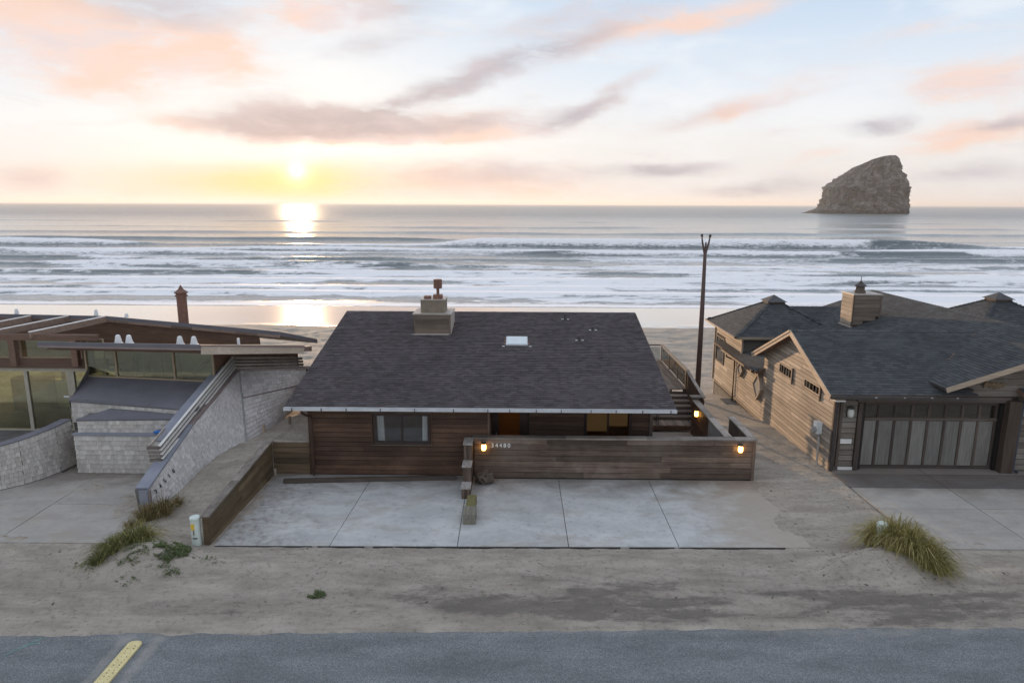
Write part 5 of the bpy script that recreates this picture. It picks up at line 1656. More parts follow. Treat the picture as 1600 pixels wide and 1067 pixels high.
# lower shingled front
fb_ = mb_box('front_block', hl, (-15.05, 21.86, -.05), (-11.2, 22.2, 1.40), M['foundation'])
shingles(fb_, (-15.07, 21.855, 0.045), (1, 0, 0), (0, 0, 1), None, 3.77, 1.325, .166, .126, .026, CE, single=270)
piece('ledge', hl, (-13.15, 21.93, 1.405), (3.95, .24, .05), M['membrane_b'])
piece('base_strip', hl, (-13.2, 21.84, .02), (3.8, .03, .05), M['foundation'])
mb_box('front_block', hl, (-15.0, 22.06, 1.38), (-11.2, 22.9, 1.88), M['foundation'])
patch_shingles(hl, (-15.02, 22.055, 1.43), (-11.2, 22.055, 1.43), (-11.2, 22.055, 1.90), (-15.02, 22.055, 1.84), .165, .125, .026, CE)
b = MB(); b.slab([(-15.05, 22.02, 1.87), (-11.2, 22.02, 1.94), (-11.2, 22.45, 2.02), (-14.1, 22.75, 2.10), (-15.05, 22.1, 1.89)], .05)
b.build('ledge_roof', M['membrane'], hl)
Wa, Wb = Vector((-15.72, 22.88, 0)), Vector((-11.0, 22.26, 0))
mb_ = MB(); mb_.hexa([(Wa.x, Wa.y + .02, 1.2), (Wb.x, Wb.y + .02, 1.2), (Wb.x, Wb.y + .3, 1.2), (Wa.x, Wa.y + .3, 1.2)], [(Wa.x, Wa.y + .02, 2.34), (Wb.x, Wb.y + .02, 2.2), (Wb.x, Wb.y + .3, 2.2), (Wa.x, Wa.y + .3, 2.34)])
mb_.build('front_block', M['foundation'], hl)
patch_shingles(hl, (Wa.x, Wa.y, 1.5), (Wb.x, Wb.y, 1.75), (Wb.x, Wb.y, 2.17), (Wa.x, Wa.y, 2.31), .165, .125, .026, CE)
# sloped grey skirt up to the windows
S0, S1 = Vector((-16.06, 24.5, 2.75)), Vector((-11.33, 24.5, 2.57))
b = MB(); b.slab([(Wa.x - .04, Wa.y - .05, 2.32), (Wb.x, Wb.y - .05, 2.19), tuple(S1), tuple(S0)], .06)
b.build('skirt_roof', M['membrane'], hl)
b = MB(); b.add([(Wa.x - .04, Wa.y - .03, 2.26), (S0.x, S0.y, 2.68), (S0.x + .1, S0.y, 3.15), (Wa.x - .04, Wa.y + .1, 1.2), (S0.x, S0.y + .2, 1.2)], [(0, 1, 2), (0, 3, 4, 1)])
b.build('skirt_cheek', M['membrane'], hl)
# window band (runs slightly askew)
dW = (S1 - S0); dWh = Vector((dW.x, dW.y, 0)).normalized()
nW = Vector((dWh.y, -dWh.x, 0))
wb = MB()
def wpt(f_, z_, o_=0.0): return S0 + (S1 - S0) * f_ + Vector((0, 0, z_)) + nW * o_
muls = [0.0, .235, .69, 1.0]
fr = MB()
def wbar(f0, f1, z0_, z1_, d0=-.03, d1=.05):
    p = [wpt(f0, z0_, d1), wpt(f1, z0_, d1), wpt(f1, z0_, d0), wpt(f0, z0_, d0)]
    q = [wpt(f0, z1_, d1), wpt(f1, z1_, d1), wpt(f1, z1_, d0), wpt(f0, z1_, d0)]
    fr.hexa(p, q)
WT = 1.18
wbar(-.005, 1.0, 0, .06); 
for f_ in muls: wbar(f_ - .007, f_ + .007, .06, WT)
wfr = fr.build('window', M['frame_tan'], hl)
for a, e in zip(muls[:-1], muls[1:]):
    b = MB()
    p = [wpt(a + .008, .06, 0), wpt(e - .008, .06, 0), wpt(e - .008, WT, 0), wpt(a + .008, WT, 0)]
    b.slab(p, .012)
    b.build('pane', M['glass_green'], wfr)
b = MB()
p = [wpt(-.01, 0, .02), wpt(-.01, 0, -.6), wpt(-.01, WT, -.6), wpt(-.01, WT, .02)]
b.slab(p, .012); b.build('pane', M['glass_green'], wfr)
# what shows inside
b = MB(); b.slab([wpt(-.02, -.6, -2.4), wpt(1.0, -.6, -2.4), wpt(1.0, .45, -2.4), wpt(-.02, .45, -2.4)], .08); b.build('room_wall', M['drape_green'], hl)
b = MB(); b.slab([wpt(-.02, -.5, -2.4), wpt(1.0, -.5, -2.4), wpt(1.0, -.5, -.1), wpt(-.02, -.5, -.1)], .08); b.build('room_floor', M['interior_floor'], hl)
for f_, wd_, mm in ((.10, .16, 'interior'), (.30, .06, 'frame_tan'), (.36, .12, 'interior'), (.50, .14, 'interior'), (.95, .1, 'interior')):
    b = MB(); b.slab([wpt(f_ - wd_ / 2, -.45, -1.5), wpt(f_ + wd_ / 2, -.45, -1.5), wpt(f_ + wd_ / 2, .72, -1.5), wpt(f_ - wd_ / 2, .72, -1.5)], .1); b.build('room_screen', M[mm], hl)
bar('brace', hl, wpt(.72, -.15, -.8), wpt(.93, .85, -.8), .08, .12, M['soffit'])
# wall beyond the last pane
b = MB(); b.slab([(-11.33, 24.52, 2.4), (-11.3, 25.9, 2.4), (-11.3, 25.9, 3.50), (-11.33, 24.52, 3.80)], .10)
b.slab([(-11.3, 25.9, 2.4), (-8.9, 26.7, 2.4), (-8.9, 26.7, 3.28), (-11.3, 25.9, 3.50)], .10); b.build('wall', M['soffit'], hl)
# flat roof slab, tilted away from the road
fz = lambda x, y: 4.30 - .21 * (y - 23.3) - .012 * (x + 17)
def fp(x, y, dz_=0): return (x, y, fz(x, y) + dz_)
b = MB()
b.slab([fp(-17.1, 23.55), fp(-11.05, 23.05), fp(-8.35, 25.75), fp(-8.6, 27.6), fp(-16.6, 27.6)], .20, Vector((0, .2, 1)).normalized())
froof = b.build('flat_roof', M['mauve'], hl)
bar('fascia', froof, fp(-17.1, 23.53, -.06), fp(-11.06, 23.03, -.06), .03, .13, M['membrane'])
bar('fascia', froof, fp(-11.03, 23.02, -.17), fp(-8.34, 25.73, -.10), .04, .34, M['fascia_tan'])
bar('edge_strip', froof, fp(-11.06, 23.0, -.02), fp(-8.30, 25.73, -.0), .10, .05, M['mauve'])
b = MB(); b.slab([(-16.9, 23.72, 4.02), (-11.2, 23.25, 4.02), (-10.9, 24.6, 3.76), (-16.4, 24.6, 3.80)], .08); b.build('soffit', M['soffit'], hl)
for i, (vx, vy, h_) in enumerate(((-14.33, 23.75, .34), (-13.94, 23.75, .34), (-12.05, 23.62, .33), (-11.55, 23.62, .33), (-10.25, 24.3, .30))):
    b = MB(); zb_ = fz(vx, vy) - .03
    b.tube([(vx, vy, zb_), (vx, vy, zb_ + .05), (vx, vy, zb_ + .06), (vx, vy, zb_ + h_ - .03), (vx, vy, zb_ + h_)], [.15, .15, .125, .075, .045] if i < 4 else [.06, .06, .055, .05, .04], 12)
    b.build('roof_vent', M['white_plastic'], hl)
# back roof with its brown wall
def bz(x): return np.interp(x, [-24, -21.8, -17.4, -9.75], [4.50, 4.47, 4.42, 3.98])
def by(x): return np.interp(x, [-24, -17.4, -9.75], [28.3, 28.2, 27.2])
xsb = list(np.linspace(-24, -9.75, 16))
b = MB()
for a, e in zip(xsb[:-1], xsb[1:]):
    b.hexa([(a, by(a), bz(a) - .17), (e, by(e), bz(e) - .17), (e, by(e) + 5, bz(e) - 1.5), (a, by(a) + 5, bz(a) - 1.5)],
           [(a, by(a), bz(a)), (e, by(e), bz(e)), (e, by(e) + 5, bz(e) - 1.3), (a, by(a) + 5, bz(a) - 1.3)])
o = b.build('back_roof', M['membrane'], hl)
for a, e in zip(xsb[:-1], xsb[1:]):
    bar('fascia', o, (a, by(a) - .02, bz(a) - .20), (e, by(e) - .02, bz(e) - .20), .04, .10, M['rafter'])
b = MB()
xw = [x for x in xsb if x < -10.4]
for a, e in zip(xw[:-1], xw[1:]):
    b.add([(a, by(a) + .35, bz(a) - 1.6), (e, by(e) + .35, bz(e) - 1.6), (e, by(e) + .12, bz(e) - .16), (a, by(a) + .12, bz(a) - .16)], [(0, 1, 2, 3)])
b.build('wall', M['soffit'], hl)
for vx, hh in ((-21.5, .17), (-18.05, .20), (-16.7, .11)):
    b = MB(); b.tube([(vx, by(vx) + .35, bz(vx) - .05), (vx, by(vx) + .35, bz(vx) + hh)], [.09, .05], 10); b.build('roof_vent', M['white_plastic'], hl)
b = MB(); b.tube([(-14.25, 28.4, 3.9), (-14.25, 28.4, 5.30)], .20, 12)
cp_ = b.build('chimney_pipe', M['rust'], hl)
b = MB(); b.tube([(-14.25, 28.4, 5.24), (-14.25, 28.4, 5.30), (-14.25, 28.4, 5.31), (-14.25, 28.4, 5.40)], [.25, .25, .21, .21], 12); b.build('collar', M['rust'], cp_)
b = MB(); b.tube([(-14.25, 28.4, 5.38), (-14.25, 28.4, 5.42), (-14.25, 28.4, 5.55), (-14.25, 28.4, 5.72)], [.27, .27, .10, .015], 12); b.build('pipe_cap', M['rust'], cp_)
# pergola rafters, posts, beam and glazed doors
DY = 25.8
piece('beam', hl, (-19.2, DY - .05, 2.96), (6.3, .20, .38), M['beam'])
piece('beam', hl, (-19.6, DY - .25, 4.02), (6.8, .16, .22), M['beam'])
for xx in (-22.1, -19.55, -17.15):
    piece('post', hl, (xx, DY - .22, 3.42), (.24, .22, 1.05), M['beam'])
for xx in (-21.9, -20.3, -18.7):
    bar('rafter', hl, (xx, DY - .4, 4.12), (xx + 1.25, 28.25, 4.28), .10, .24, M['rafter'])
    bar('rafter_cap', hl, (xx - .01, DY - .42, 4.25), (xx + 1.24, 28.25, 4.41), .12, .03, M['white_paint'])
for a, e in ((-22.0, -19.67), (-19.43, -17.27), (-17.03, -16.15)):
    w_ = window(hl, 'x', a, e, DY + .02, 3.15, 3.92, -1, M['frame_tan'], M['glass_green'], fw=.04)
dframe = MB()
dx_ = [-22.2, -20.9, -19.52, -18.20, -17.98, -16.98, -16.1]
def dbx(a, e, z0_, z1_, y0_=DY - .06, y1_=DY + .06): dframe.box((a, y0_, z0_), (e, y1_, z1_))
for xx, wd_ in ((-22.3, .14), (-19.42, .14), (-17.74, .30), (-16.28, .14)):
    dbx(xx, xx + wd_, .25, 2.62)
dbx(-22.4, -15.6, 2.62, 2.76)
dbx(-22.4, -16.14, .18, .25)
dfr = dframe.build('glazed_door', M['frame_cream'], hl)
for a, e in ((-22.16, -19.42), (-19.28, -17.74), (-17.44, -16.28), (-16.14, -15.6)):
    piece('pane', dfr, ((a + e) / 2, DY, 1.44), (e - a, .012, 2.36), M['glass_green'])
piece('door_handle', dfr, (-17.80, DY - .09, 1.62), (.22, .04, .07), M['white_plastic'])
piece('door_handle', dfr, (-16.32, DY - .09, 1.25), (.12, .04, .07), M['white_plastic'])
for a, e in ((-24, -20.6), (-20.4, -18.1), (-17.9, -15.7)):
    piece('pane', dfr, ((a + e) / 2, 29.55, 1.5), (e - a, .012, 2.6), M['glass_green'])
for a in (-20.5, -18.0, -15.65):
    piece('mullion', dfr, (a, 29.55, 1.5), (.12, .10, 2.6), M['frame_tan'])
mb_box('room_wall', hl, (-15.6, DY + .1, .1), (-15.5, 29.5, 2.9), M['interior'])
piece('room_cabinet', hl, (-21.2, 28.6, .9), (1.6, .5, 1.5), M['interior'])
mb_box('room_floor', hl, (-24, DY + .1, .1), (-15.6, 29.5, .2), M['interior_floor'])
piece('room_table', hl, (-16.9, 28.0, 1.0), (1.5, .8, .06), M['drape_green'])
piece('room_counter', hl, (-19.5, 29.2, .75), (3.5, .5, 1.1), M['drape_green'])
piece('room_panel', hl, (-17.2, 29.4, 2.2), (1.0, .05, 1.5), M['drape_green'])
mb_box('room_ceiling', hl, (-24, DY + .1, 2.8), (-15.6, 29.5, 2.88), M['soffit'])
pt = mb_box('patio', hl, (-24, 22.0, -.02), (-16.1, DY + .1, .20), M['foundation'])
# curved shingled garden wall
cw = [(-19.2, 19.15), (-18.0, 19.45), (-17.2, 19.98), (-16.62, 20.42), (-16.2, 20.85), (-15.92, 21.35), (-15.74, 21.95), (-15.66, 22.65)]
cz = [1.32, 1.36, 1.40, 1.46, 1.52, 1.58, 1.62, 1.66]
cwt = thing('garden_wall', (-16.4, 20.8, 0), 'curved grey shingled garden wall in front of the glazed doors', 'wall')
cap_ = MB(); core = MB()
for (p0, p1, z0_, z1_) in zip(cw[:-1], cw[1:], cz[:-1], cz[1:]):
    dd_ = Vector((p1[0] - p0[0], p1[1] - p0[1], 0)).normalized(); nn_ = Vector((-dd_.y, dd_.x, 0)) * .30
    core.hexa([(p0[0], p0[1], -.05), (p1[0], p1[1], -.05), (p1[0] + nn_.x, p1[1] + nn_.y, -.05), (p0[0] + nn_.x, p0[1] + nn_.y, -.05)],
              [(p0[0], p0[1], z0_), (p1[0], p1[1], z1_), (p1[0] + nn_.x, p1[1] + nn_.y, z1_), (p0[0] + nn_.x, p0[1] + nn_.y, z0_)])
core.build('wall_core', M['foundation'], cwt)
for (p0, p1, z0_, z1_) in zip(cw[:-1], cw[1:], cz[:-1], cz[1:]):
    dd_ = Vector((p1[0] - p0[0], p1[1] - p0[1], 0)).normalized(); nn_ = Vector((-dd_.y, dd_.x, 0))
    patch_shingles(cwt, (p0[0], p0[1], .05), (p1[0], p1[1], .05), (p1[0], p1[1], z1_ - .01), (p0[0], p0[1], z0_ - .01), .165, .125, .026, CE)
    q0, q1 = Vector((p0[0], p0[1], z0_)) - nn_ * .03, Vector((p1[0], p1[1], z1_)) - nn_ * .03
    b = MB(); b.hexa([q0, q1, q1 + nn_ * .36, q0 + nn_ * .36], [v + Vector((0, 0, .035)) for v in (q0, q1, q1 + nn_ * .36, q0 + nn_ * .36)])
    b.build('cap', M['membrane'], cwt)
# battered side wall with its sloping parapet
T = [Vector(p) for p in ((-10.90, 18.68, .84), (-10.90, 21.64, 1.82), (-10.92, 25.75, 2.74), (-8.40, 26.2, 2.70), (-7.9, 28.0, 2.60))]
B_ = [Vector(p) for p in ((-10.80, 18.66, -.06), (-10.15, 21.0, .20), (-9.56, 22.66, .62), (-9.08, 26.3, .92), (-8.4, 28.5, .8))]
sw = mb_core = MB()
back = Vector((-.36, 0.0, 0))
for i in range(4):
    core_ = [B_[i], B_[i + 1], B_[i + 1] + back, B_[i] + back]
    tp_ = [T[i], T[i + 1], T[i + 1] + back, T[i] + back]
    if i >= 2:
        core_ = [B_[i], B_[i + 1], B_[i + 1] + Vector((0, .5, 0)), B_[i] + Vector((0, .5, 0))]
        tp_ = [T[i], T[i + 1], T[i + 1] + Vector((0, .3, 0)), T[i] + Vector((0, .3, 0))]
    mb_core.hexa([p - Vector((.02, 0, 0)) for p in core_], [p - Vector((.02, 0, .01)) for p in tp_])
swall = mb_core.build('side_wall', M['foundation'], hl)
for i in range(3):
    if i < 2:
        patch_shingles(swall, B_[i], B_[i + 1], T[i + 1], T[i], .14, .10, .024, M['cedar_warm'])
    else:
        midl, midr = B_[2] + (T[2] - B_[2]) * .62, B_[3] + (T[3] - B_[3]) * .62
        patch_shingles(swall, B_[2], B_[3], midr, midl, .165, .19, .028, M['cedar_warm'])
        nn_ = Vector((.7, -.7, .2)) * .02
        patch_shingles(swall, midl + nn_, midr + nn_, T[3] + nn_, T[2] + nn_, .165, .19, .028, M['cedar_warm'])
        bar('drip_strip', swall, midl + nn_ * 1.5, midr + nn_ * 1.5, .04, .04, M['mauve'])
bar('corner_strip', swall, B_[2] + Vector((.02, -.02, 0)), T[2] + Vector((.02, -.02, 0)), .06, .06, M['grey_light'], (1, 0, 0))
bar('parapet_cap', swall, T[0] + Vector((-.16, 0, .03)), T[1] + Vector((-.16, 0, .03)), .40, .06, M['membrane_b'])
bar('parapet_cap', swall, T[1] + Vector((-.16, 0, .03)), T[2] + Vector((-.16, 0, .03)), .40, .06, M['mauve'])
bar('parapet_cap', swall, T[2] + Vector((-.1, 0, .03)), T[3] + Vector((.1, 0, .03)), .30, .06, M['mauve'])
bar('inner_cap', swall, Vector((-11.42, 20.4, 1.72)), Vector((-11.36, 25.2, 3.0)), .30, .06, M['membrane_b'])
rl0, rl1 = Vector((-11.03, 19.85, 1.28)), Vector((-11.03, 25.65, 2.80))
for k in range(4):
    dz_ = Vector((-.018 * k, 0, .02 + .135 * k))
    bar('rail_board', swall, rl0 + dz_, rl1 + dz_, .05, .085, M['cap_y'])
    bar('rail_board', swall, rl1 + dz_, Vector((-8.75, 26.15, 2.76)) + dz_ * 0.9, .05, .085, M['cap_y'])
    bar('rail_highlight', swall, rl0 + dz_ + Vector((.012, 0, .052)), rl1 + dz_ + Vector((.012, 0, .052)), .085, .02, M['white_paint'])  # pale strip painting the light on each board's top edge
    piece('rail_end', swall, rl0 + dz_ + Vector((-.19, -.01, .0)), (.36, .04, .10), M['cap_x'])
    if k:
        piece('rail_end', swall, Vector((-8.62, 26.15, 2.72)) + dz_ * .9, (.22, .10, .08), M['trim_dark'])
bar('rail_board', swall, rl0 + Vector((-.36, 0, .45)), rl0 + Vector((-.36, 1.0, .72)), .04, .085, M['cap_y'])
piece('end_post', swall, (-11.0, 18.66, .36), (.26, .10, .94), M['membrane_b'])
piece('end_post', swall, (-10.84, 18.67, .36), (.05, .09, .94), M['mauve'])
# house number along the parapet slope
nb_ = Vector((1, -.28, .42)).normalized()
tx = (T[1] - T[0]).normalized()
for i, chx in enumerate('34510'):
    base_ = T[0] + (T[1] - T[0]) * (.115 + .088 * i)
    low = B_[0] + (B_[1] - B_[0]) * (.115 + .088 * i)
    pt_ = base_ + (low - base_) * .36
    wdir = (base_ - low).normalized()
    n_ = tx.cross(wdir).normalized()
    if n_.x < 0: n_ = -n_
    mt_ = Matrix((tx, n_.cross(tx), n_)).transposed().to_4x4()
    mt_.translation = pt_ + n_ * .035
    glyph(chx, swall, .20, M['black'], mt_)
# toys left on the ledge
o = blob('beach_toy', (-12.2, 21.93, 1.50), (.19, .10, .06), M['blue'], 2, 2, .15)
tag(o, 'bright blue toy lying on the grey ledge of the shingled house', 'toy')
o = blob('beach_toy', (-11.78, 21.93, 1.48), (.09, .09, .05), M['red'], 3, 2, .2)
tag(o, 'small dark red toy on the grey ledge next to the parapet', 'toy')


# ================================================================== beach grass and creeping plants
def leaf_mat(name, c1, c2, c3):
    t = new_mat(name)
    a = t.n('ShaderNodeAttribute', attribute_name='tint').outputs['Fac']
    c = t.ramp(a, [(0.0, c1), (0.55, c2), (1.0, c3)])
    t.put(t.bsdf.inputs['Base Color'], c)
    t.bsdf.inputs['Roughness'].default_value = 0.7
    t.bsdf.inputs['Specular IOR Level'].default_value = 0.3
    tl = t.n('ShaderNodeBsdfTranslucent')
    t.put(tl.inputs[0], c)
    mx = t.n('ShaderNodeMixShader'); mx.inputs[0].default_value = 0.3
    t.t.links.new(t.bsdf.outputs[0], mx.inputs[1]); t.t.links.new(tl.outputs[0], mx.inputs[2])
    t.t.links.new(mx.outputs[0], t.out.inputs[0])
    return t.m


M['grass_straw'] = leaf_mat('straw_green_blades', (0.10, 0.10, 0.028), (0.30, 0.265, 0.085), (0.55, 0.47, 0.23))
M['grass_green'] = leaf_mat('green_blades', (0.065, 0.09, 0.026), (0.205, 0.205, 0.068), (0.46, 0.40, 0.18))
M['grass_brown'] = leaf_mat('brown_blades', (0.10, 0.085, 0.03), (0.24, 0.19, 0.08), (0.42, 0.34, 0.17))
M['ivy'] = leaf_mat('creeping_leaves', (0.05, 0.085, 0.03), (0.11, 0.155, 0.055), (0.22, 0.24, 0.10))


def grass(mb, cx_, cy_, rx_, ry_, n, hgt, lean=(0, 0), spread=.95, wd=.007, green=0.5):
    for _ in range(int(n * 1.7)):
        a = random.uniform(0, 2 * math.pi); r = math.sqrt(random.random())
        x, y = cx_ + .8 * rx_ * r * math.cos(a), cy_ + .8 * ry_ * r * math.sin(a)
        z = gz(x, y) - .02
        h = hgt * 1.35 * random.choice((.45, .7, .85, 1.0, 1.0, 1.15, 1.35)) * random.uniform(.8, 1.1) * (1 - .3 * r)
        oa = random.gauss(a, .7)
        ol = spread * h * random.uniform(.1, 1.1) * (.3 + r)
        tip = Vector((math.cos(oa) * ol + lean[0] * h * 1.5, math.sin(oa) * ol + lean[1] * h * 1.5, 0))
        dr = min(.95, tip.length / h)                     # the further it leans the more it hangs
        w_ = wd * random.uniform(.6, 1.4)
        sa = random.uniform(0, math.pi)
        sd = Vector((math.cos(sa), math.sin(sa), 0)) * w_
        p0 = Vector((x, y, z)); up_ = lambda k: Vector((0, 0, h * k))
        p1 = p0 + tip * .18 + up_(.45 - .10 * dr); p2 = p0 + tip * .5 + up_(.78 - .30 * dr); p3 = p0 + tip * .85 + up_(.92 - .62 * dr); p4 = p0 + tip * 1.15 + up_(.95 - .95 * dr)
        gl_ = gz(p4.x, p4.y) + .01
        if p4.z < gl_: p4.z = gl_
        tn = min(1, max(0, random.gauss(green, .27)))
        mb.add([p0 - sd, p0 + sd, p1 + sd * .95, p1 - sd * .95, p2 + sd * .8, p2 - sd * .8, p3 + sd * .5, p3 - sd * .5, p4], [(0, 1, 2, 3), (3, 2, 4, 5), (5, 4, 6, 7), (7, 6, 8)], tn)


def grass_thing(label, patches, mat, group='clumps of beach grass'):
    t_ = thing('beach_grass', (patches[0][0], patches[0][1], gz(patches[0][0], patches[0][1])), label, 'grass', group)
    mb = MB()
    for p in patches:
        grass(mb, *p[:6], **(p[6] if len(p) > 6 else {}))
    mb.build('blades', mat, t_, kind='stuff')
    return t_


grass_thing('largest straw green grass clump sprawling between the right driveway and the sand',
            [(9.78, 17.1, .40, .32, 460, .66, dict(green=.66)), (10.0, 16.75, .46, .36, 640, .66, dict(green=.58, lean=(.04, -.06))), (10.18, 16.32, .44, .36, 620, .60, dict(green=.50, lean=(.06, -.15))),
             (10.32, 15.88, .38, .34, 480, .50, dict(green=.42, lean=(.08, -.2))), (10.40, 15.62, .28, .2, 240, .36, dict(green=.32, lean=(.12, -.2))),
             (9.55, 17.1, .18, .18, 110, .50, dict(green=.75, lean=(-.3, .0))), (9.75, 16.35, .28, .2, 120, .30, dict(green=.8))], M['grass_straw'])
grass_thing('green tussock with tawny tips on the sand mound left of the white utility post',
            [(-10.02, 16.72, .22, .20, 330, .55, dict(green=.6, lean=(.08, .05))), (-10.22, 16.40, .26, .22, 330, .42, dict(green=.45, lean=(-.15, -.15))), (-10.45, 16.05, .26, .22, 280, .34, dict(green=.35, lean=(-.2, -.25))),
             (-10.62, 15.72, .18, .2, 160, .28, dict(green=.25, lean=(-.1, -.3)))], M['grass_green'])
grass_thing('brown green tuft growing at the foot of the blue grey parapet post',
            [(-10.80, 18.32, .26, .18, 260, .46, dict(green=.5)), (-10.42, 18.55, .26, .22, 260, .48, dict(green=.42)), (-11.1, 18.0, .22, .12, 70, .26, dict(green=.6)), (-10.2, 19.0, .12, .12, 60, .34, dict(green=.4))], M['grass_brown'])


def creeper(label, patches, group='creeping plants on the sand'):
    t_ = thing('creeping_plant', (patches[0][0], patches[0][1], gz(patches[0][0], patches[0][1])), label, 'plant', group)
    mb = MB()
    for (cx_, cy_, rx_, ry_, n) in patches:
        for _ in range(n):
            a = random.uniform(0, 2 * math.pi); r = math.sqrt(random.random())
            x, y = cx_ + rx_ * r * math.cos(a), cy_ + ry_ * r * math.sin(a)
            if math.sin(x * 9.1 + 2 * math.sin(y * 7.3)) + math.sin(y * 11.7 + 2.2 * math.sin(x * 6.1)) < -.35: continue
            z = gz(x, y) + random.uniform(.005, .075)
            L_ = random.uniform(.020, .045); W_ = L_ * random.uniform(.45, .7)
            u = Vector((math.cos(a * 7), math.sin(a * 7), random.uniform(-.1, .6))).normalized() * L_
            v = Vector((-math.sin(a * 7), math.cos(a * 7), random.uniform(-.3, .3))).normalized() * W_
            p = Vector((x, y, z))
            mb.add([p - u, p + v * .8, p + u, p - v * .8], [(0, 1, 2, 3)], min(1, max(0, random.gauss(.5, .25))))
    mb.build('leaves', M['ivy'], t_, kind='stuff')


creeper('low leafy green creeper on the mound in front of the white utility post', [(-8.88, 16.05, .48, .42, 1500), (-8.65, 15.45, .35, .25, 260), (-9.2, 16.5, .4, .3, 150)])
creeper('dark green creeper trailing below the tussock on the mound', [(-9.75, 15.75, .40, .30, 420), (-9.75, 16.2, .3, .3, 160), (-10.9, 15.5, .55, .3, 90), (-9.6, 15.1, .3, .15, 60)])
creeper('small lone green weed on the sandy verge near the road', [(-4.75, 14.55, .22, .14, 260)])
creeper('few pale sprigs on the sand beside the retaining wall end', [(-7.9, 15.9, .25, .2, 70)])

# driftwood, twigs and pebbles strewn on the verge and the sand
mb = MB()
for _ in range(1500):
    k = random.random()
    if k < .62:
        x, y = random.uniform(-12.5, 13), random.uniform(13.5, 16.9)
        if random.random() > .25 + .75 * min(1, max(0, (x + 8) / 10)) * min(1, max(0, (16.6 - y) / 1.4)): continue
    elif k < .80:
        x, y = random.gauss(8.9, .8), random.gauss(16.2, .7)
    elif k < .9:
        x, y = random.uniform(8.0, 10.7), random.uniform(17, 24)
    else:
        x, y = random.gauss(-9.6, 1.0), random.gauss(16.1, .6)
    if y < 13.75 or y > 24 or (-8.3 < x < 7.0 and y > 16.9) or (x > 11 and y > 17): continue
    z = gz(x, y) + .004
    r = random.uniform(.005, .014) if random.random() < .93 else random.uniform(.015, .03)
    a = random.uniform(0, math.pi); e = random.uniform(1, 3.2)
    u = Vector((math.cos(a), math.sin(a), 0)) * r * e; v = Vector((-math.sin(a), math.cos(a), 0)) * r
    p = Vector((x, y, z))
    mb.add([p - u, p - v, p + u, p + v, p + Vector((0, 0, r * .9))], [(0, 1, 4), (1, 2, 4), (2, 3, 4), (3, 0, 4)], random.choice(TINTS))
M['debris'] = tinted('dark_debris', (0.08, 0.068, 0.056), (0.24, 0.21, 0.175), .9, 30)
o = mb.build('debris', M['debris'], None, kind='stuff')
tag(o, 'scattered dark twigs and pebbles on the sandy verge', 'debris')

# utility pedestals
pd = thing('utility_post', (-8.72, 17.0, 0), 'pale green utility post with a yellow sticker beside the retaining wall end', 'utility post')
b = MB(); b.tube([(-8.72, 17.0, -.1), (-8.72, 17.0, .74), (-8.72, 17.0, .755), (-8.72, 17.0, .81), (-8.72, 17.0, .83)], [.125, .125, .138, .138, .12], 16)
b.build('post_body', M['ped'], pd)
piece('sticker', pd, (-8.74, 16.873, .58), (.09, .012, .17), M['yellow'], (0, 0, 0))
piece('sticker', pd, (-8.72, 16.873, .42), (.025, .012, .16), M['rust'])
piece('warning_bar', pd, (-8.70, 16.873, .25), (.12, .012, .03), M['trim_dark'])
pd2 = thing('utility_post', (9.72, 17.15, .2), 'pale green utility post half hidden in the large grass clump', 'utility post')
zb2 = gz(9.72, 17.0)
b = MB(); b.tube([(9.70, 17.0, zb2 - .1), (9.72, 17.02, zb2 + .48), (9.72, 17.02, zb2 + .50), (9.73, 17.03, zb2 + .58), (9.73, 17.03, zb2 + .60)], [.14, .14, .155, .155, .12], 16)
b.build('post_body', M['ped'], pd2)
# marker pegs in the sand bank
for (px_, py_, lab) in ((-9.35, 23.8, 'nearer of the two short pale pegs in the sand bank'), (-8.66, 24.6, 'farther of the two short pale pegs, close to the roof corner')):
    z = gz(px_, py_)
    b = MB(); b.tube([(px_, py_, z - .2), (px_, py_, z + .30), (px_, py_, z + .31)], [.055, .055, .04], 8)
    o = b.build('wooden_peg', M['trim_tan'])
    tag(o, lab, 'peg', 'marker pegs')
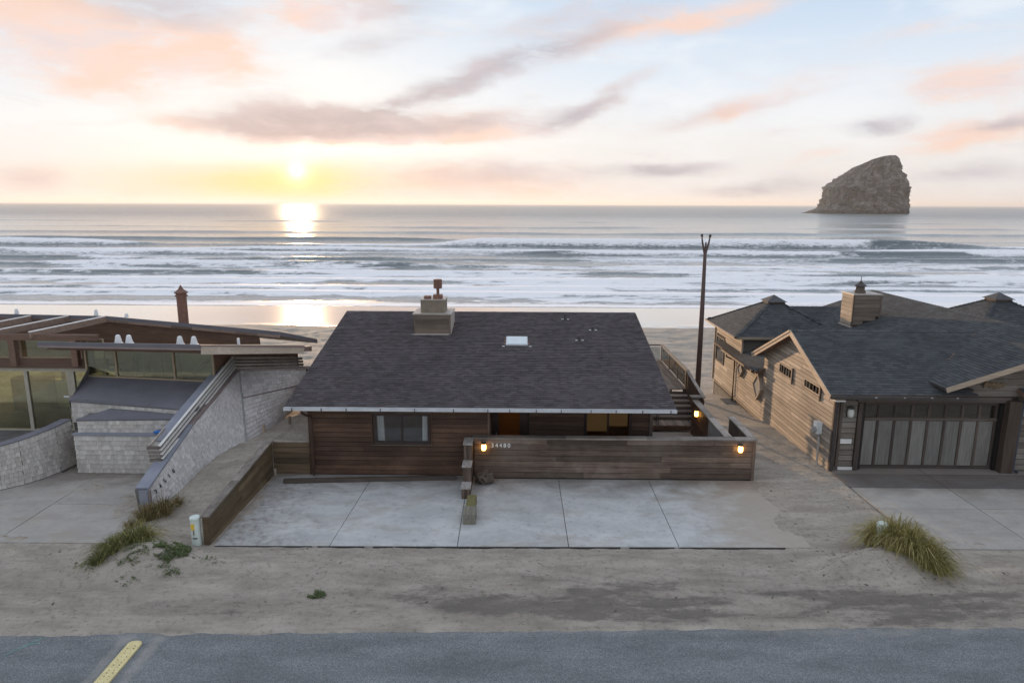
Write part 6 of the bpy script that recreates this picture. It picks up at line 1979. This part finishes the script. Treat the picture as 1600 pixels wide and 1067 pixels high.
# yellow strip on the road
ystrip = thing('road_strip', (-8.05, 12.0, -.03), 'yellow worn rubber strip with dark bolt holes lying on the road', 'road strip')
b = MB()
pts = []
hw_, y0_, y1_ = .145, 10.9, 12.86
for i in range(9):
    a = math.pi * i / 8
    pts.append((-8.07 + hw_ * math.cos(a), y1_ - .10 + .10 * math.sin(a)))
pts += [(-8.07 - hw_ + .02, y0_), (-8.07 + hw_ + .02, y0_)]
b.slab([(x, y, .004) for x, y in pts], .036, Vector((0, 0, 1)))
b.build('strip_body', plain('worn_yellow_rubber', (.72, .63, .33), (.60, .51, .25), .7, scale=9, bmp=.2), ystrip)
yy = 11.05
while yy < 12.7:
    for sx in (-.055, .055):
        b = MB(); rr_ = random.uniform(.006, .015)
        cx_ = -8.06 + sx + random.uniform(-.02, .02)
        b.tube([(cx_, yy, .002), (cx_, yy, .0075)], rr_, 7)
        b.build('bolt_hole', M['trim_dark'], ystrip)
    yy += random.uniform(.06, .12)
# paint marks on the road
M['mint'] = plain('mint_paint', (.16, .42, .36), (.12, .26, .24), .7, scale=14)
mbm = MB()
def dash(x0, y0, x1, y1, w_):
    d_ = Vector((x1 - x0, y1 - y0, 0)); sd = Vector((-d_.y, d_.x, 0)).normalized() * w_
    p, q = Vector((x0, y0, -.025)), Vector((x1, y1, -.025))
    mbm.add([p - sd, q - sd, q + sd, p + sd], [(0, 1, 2, 3)])
dash(-10.55, 12.38, -10.18, 12.95, .012); dash(-10.32, 12.72, -10.10, 12.78, .010); dash(-10.95, 11.55, -10.55, 12.1, .012); dash(-11.2, 11.2, -10.95, 11.55, .010)
for i, f_ in enumerate(mbm.f):
    b = MB(); b.add([mbm.v[k] for k in f_], [(0, 1, 2, 3)])
    o = b.build('paint_mark', M['mint'])
    tag(o, ['longest mint green paint dash on the asphalt near the verge', 'tiny mint green tick crossing the longest paint dash', 'mint green paint dash at the left frame edge, nearer one', 'faint mint green end of the nearer paint dash'][i], 'paint mark', 'survey paint marks')
# ------------------------------------------------------------------ sea air
t = NT(bpy.data.materials.new('haze').node_tree) if False else None
hm = bpy.data.materials.new('haze')
hm.use_nodes = True
ht = NT(hm.node_tree)
pv = ht.n('ShaderNodeVolumePrincipled')
pv.inputs['Color'].default_value = (0.95, 0.965, 0.98, 1)
pv.inputs['Density'].default_value = 0.0001
pv.inputs['Anisotropy'].default_value = 0.3
ht.t.links.new(pv.outputs[0], ht.n('ShaderNodeOutputMaterial').inputs['Volume'])
b = MB(); b.box((-34000, -60, -12), (34000, 31000, 92))
hz = b.build('haze', hm, None, kind='stuff')
tag(hz, 'thin pale sea haze over the water', 'haze')
#PART5
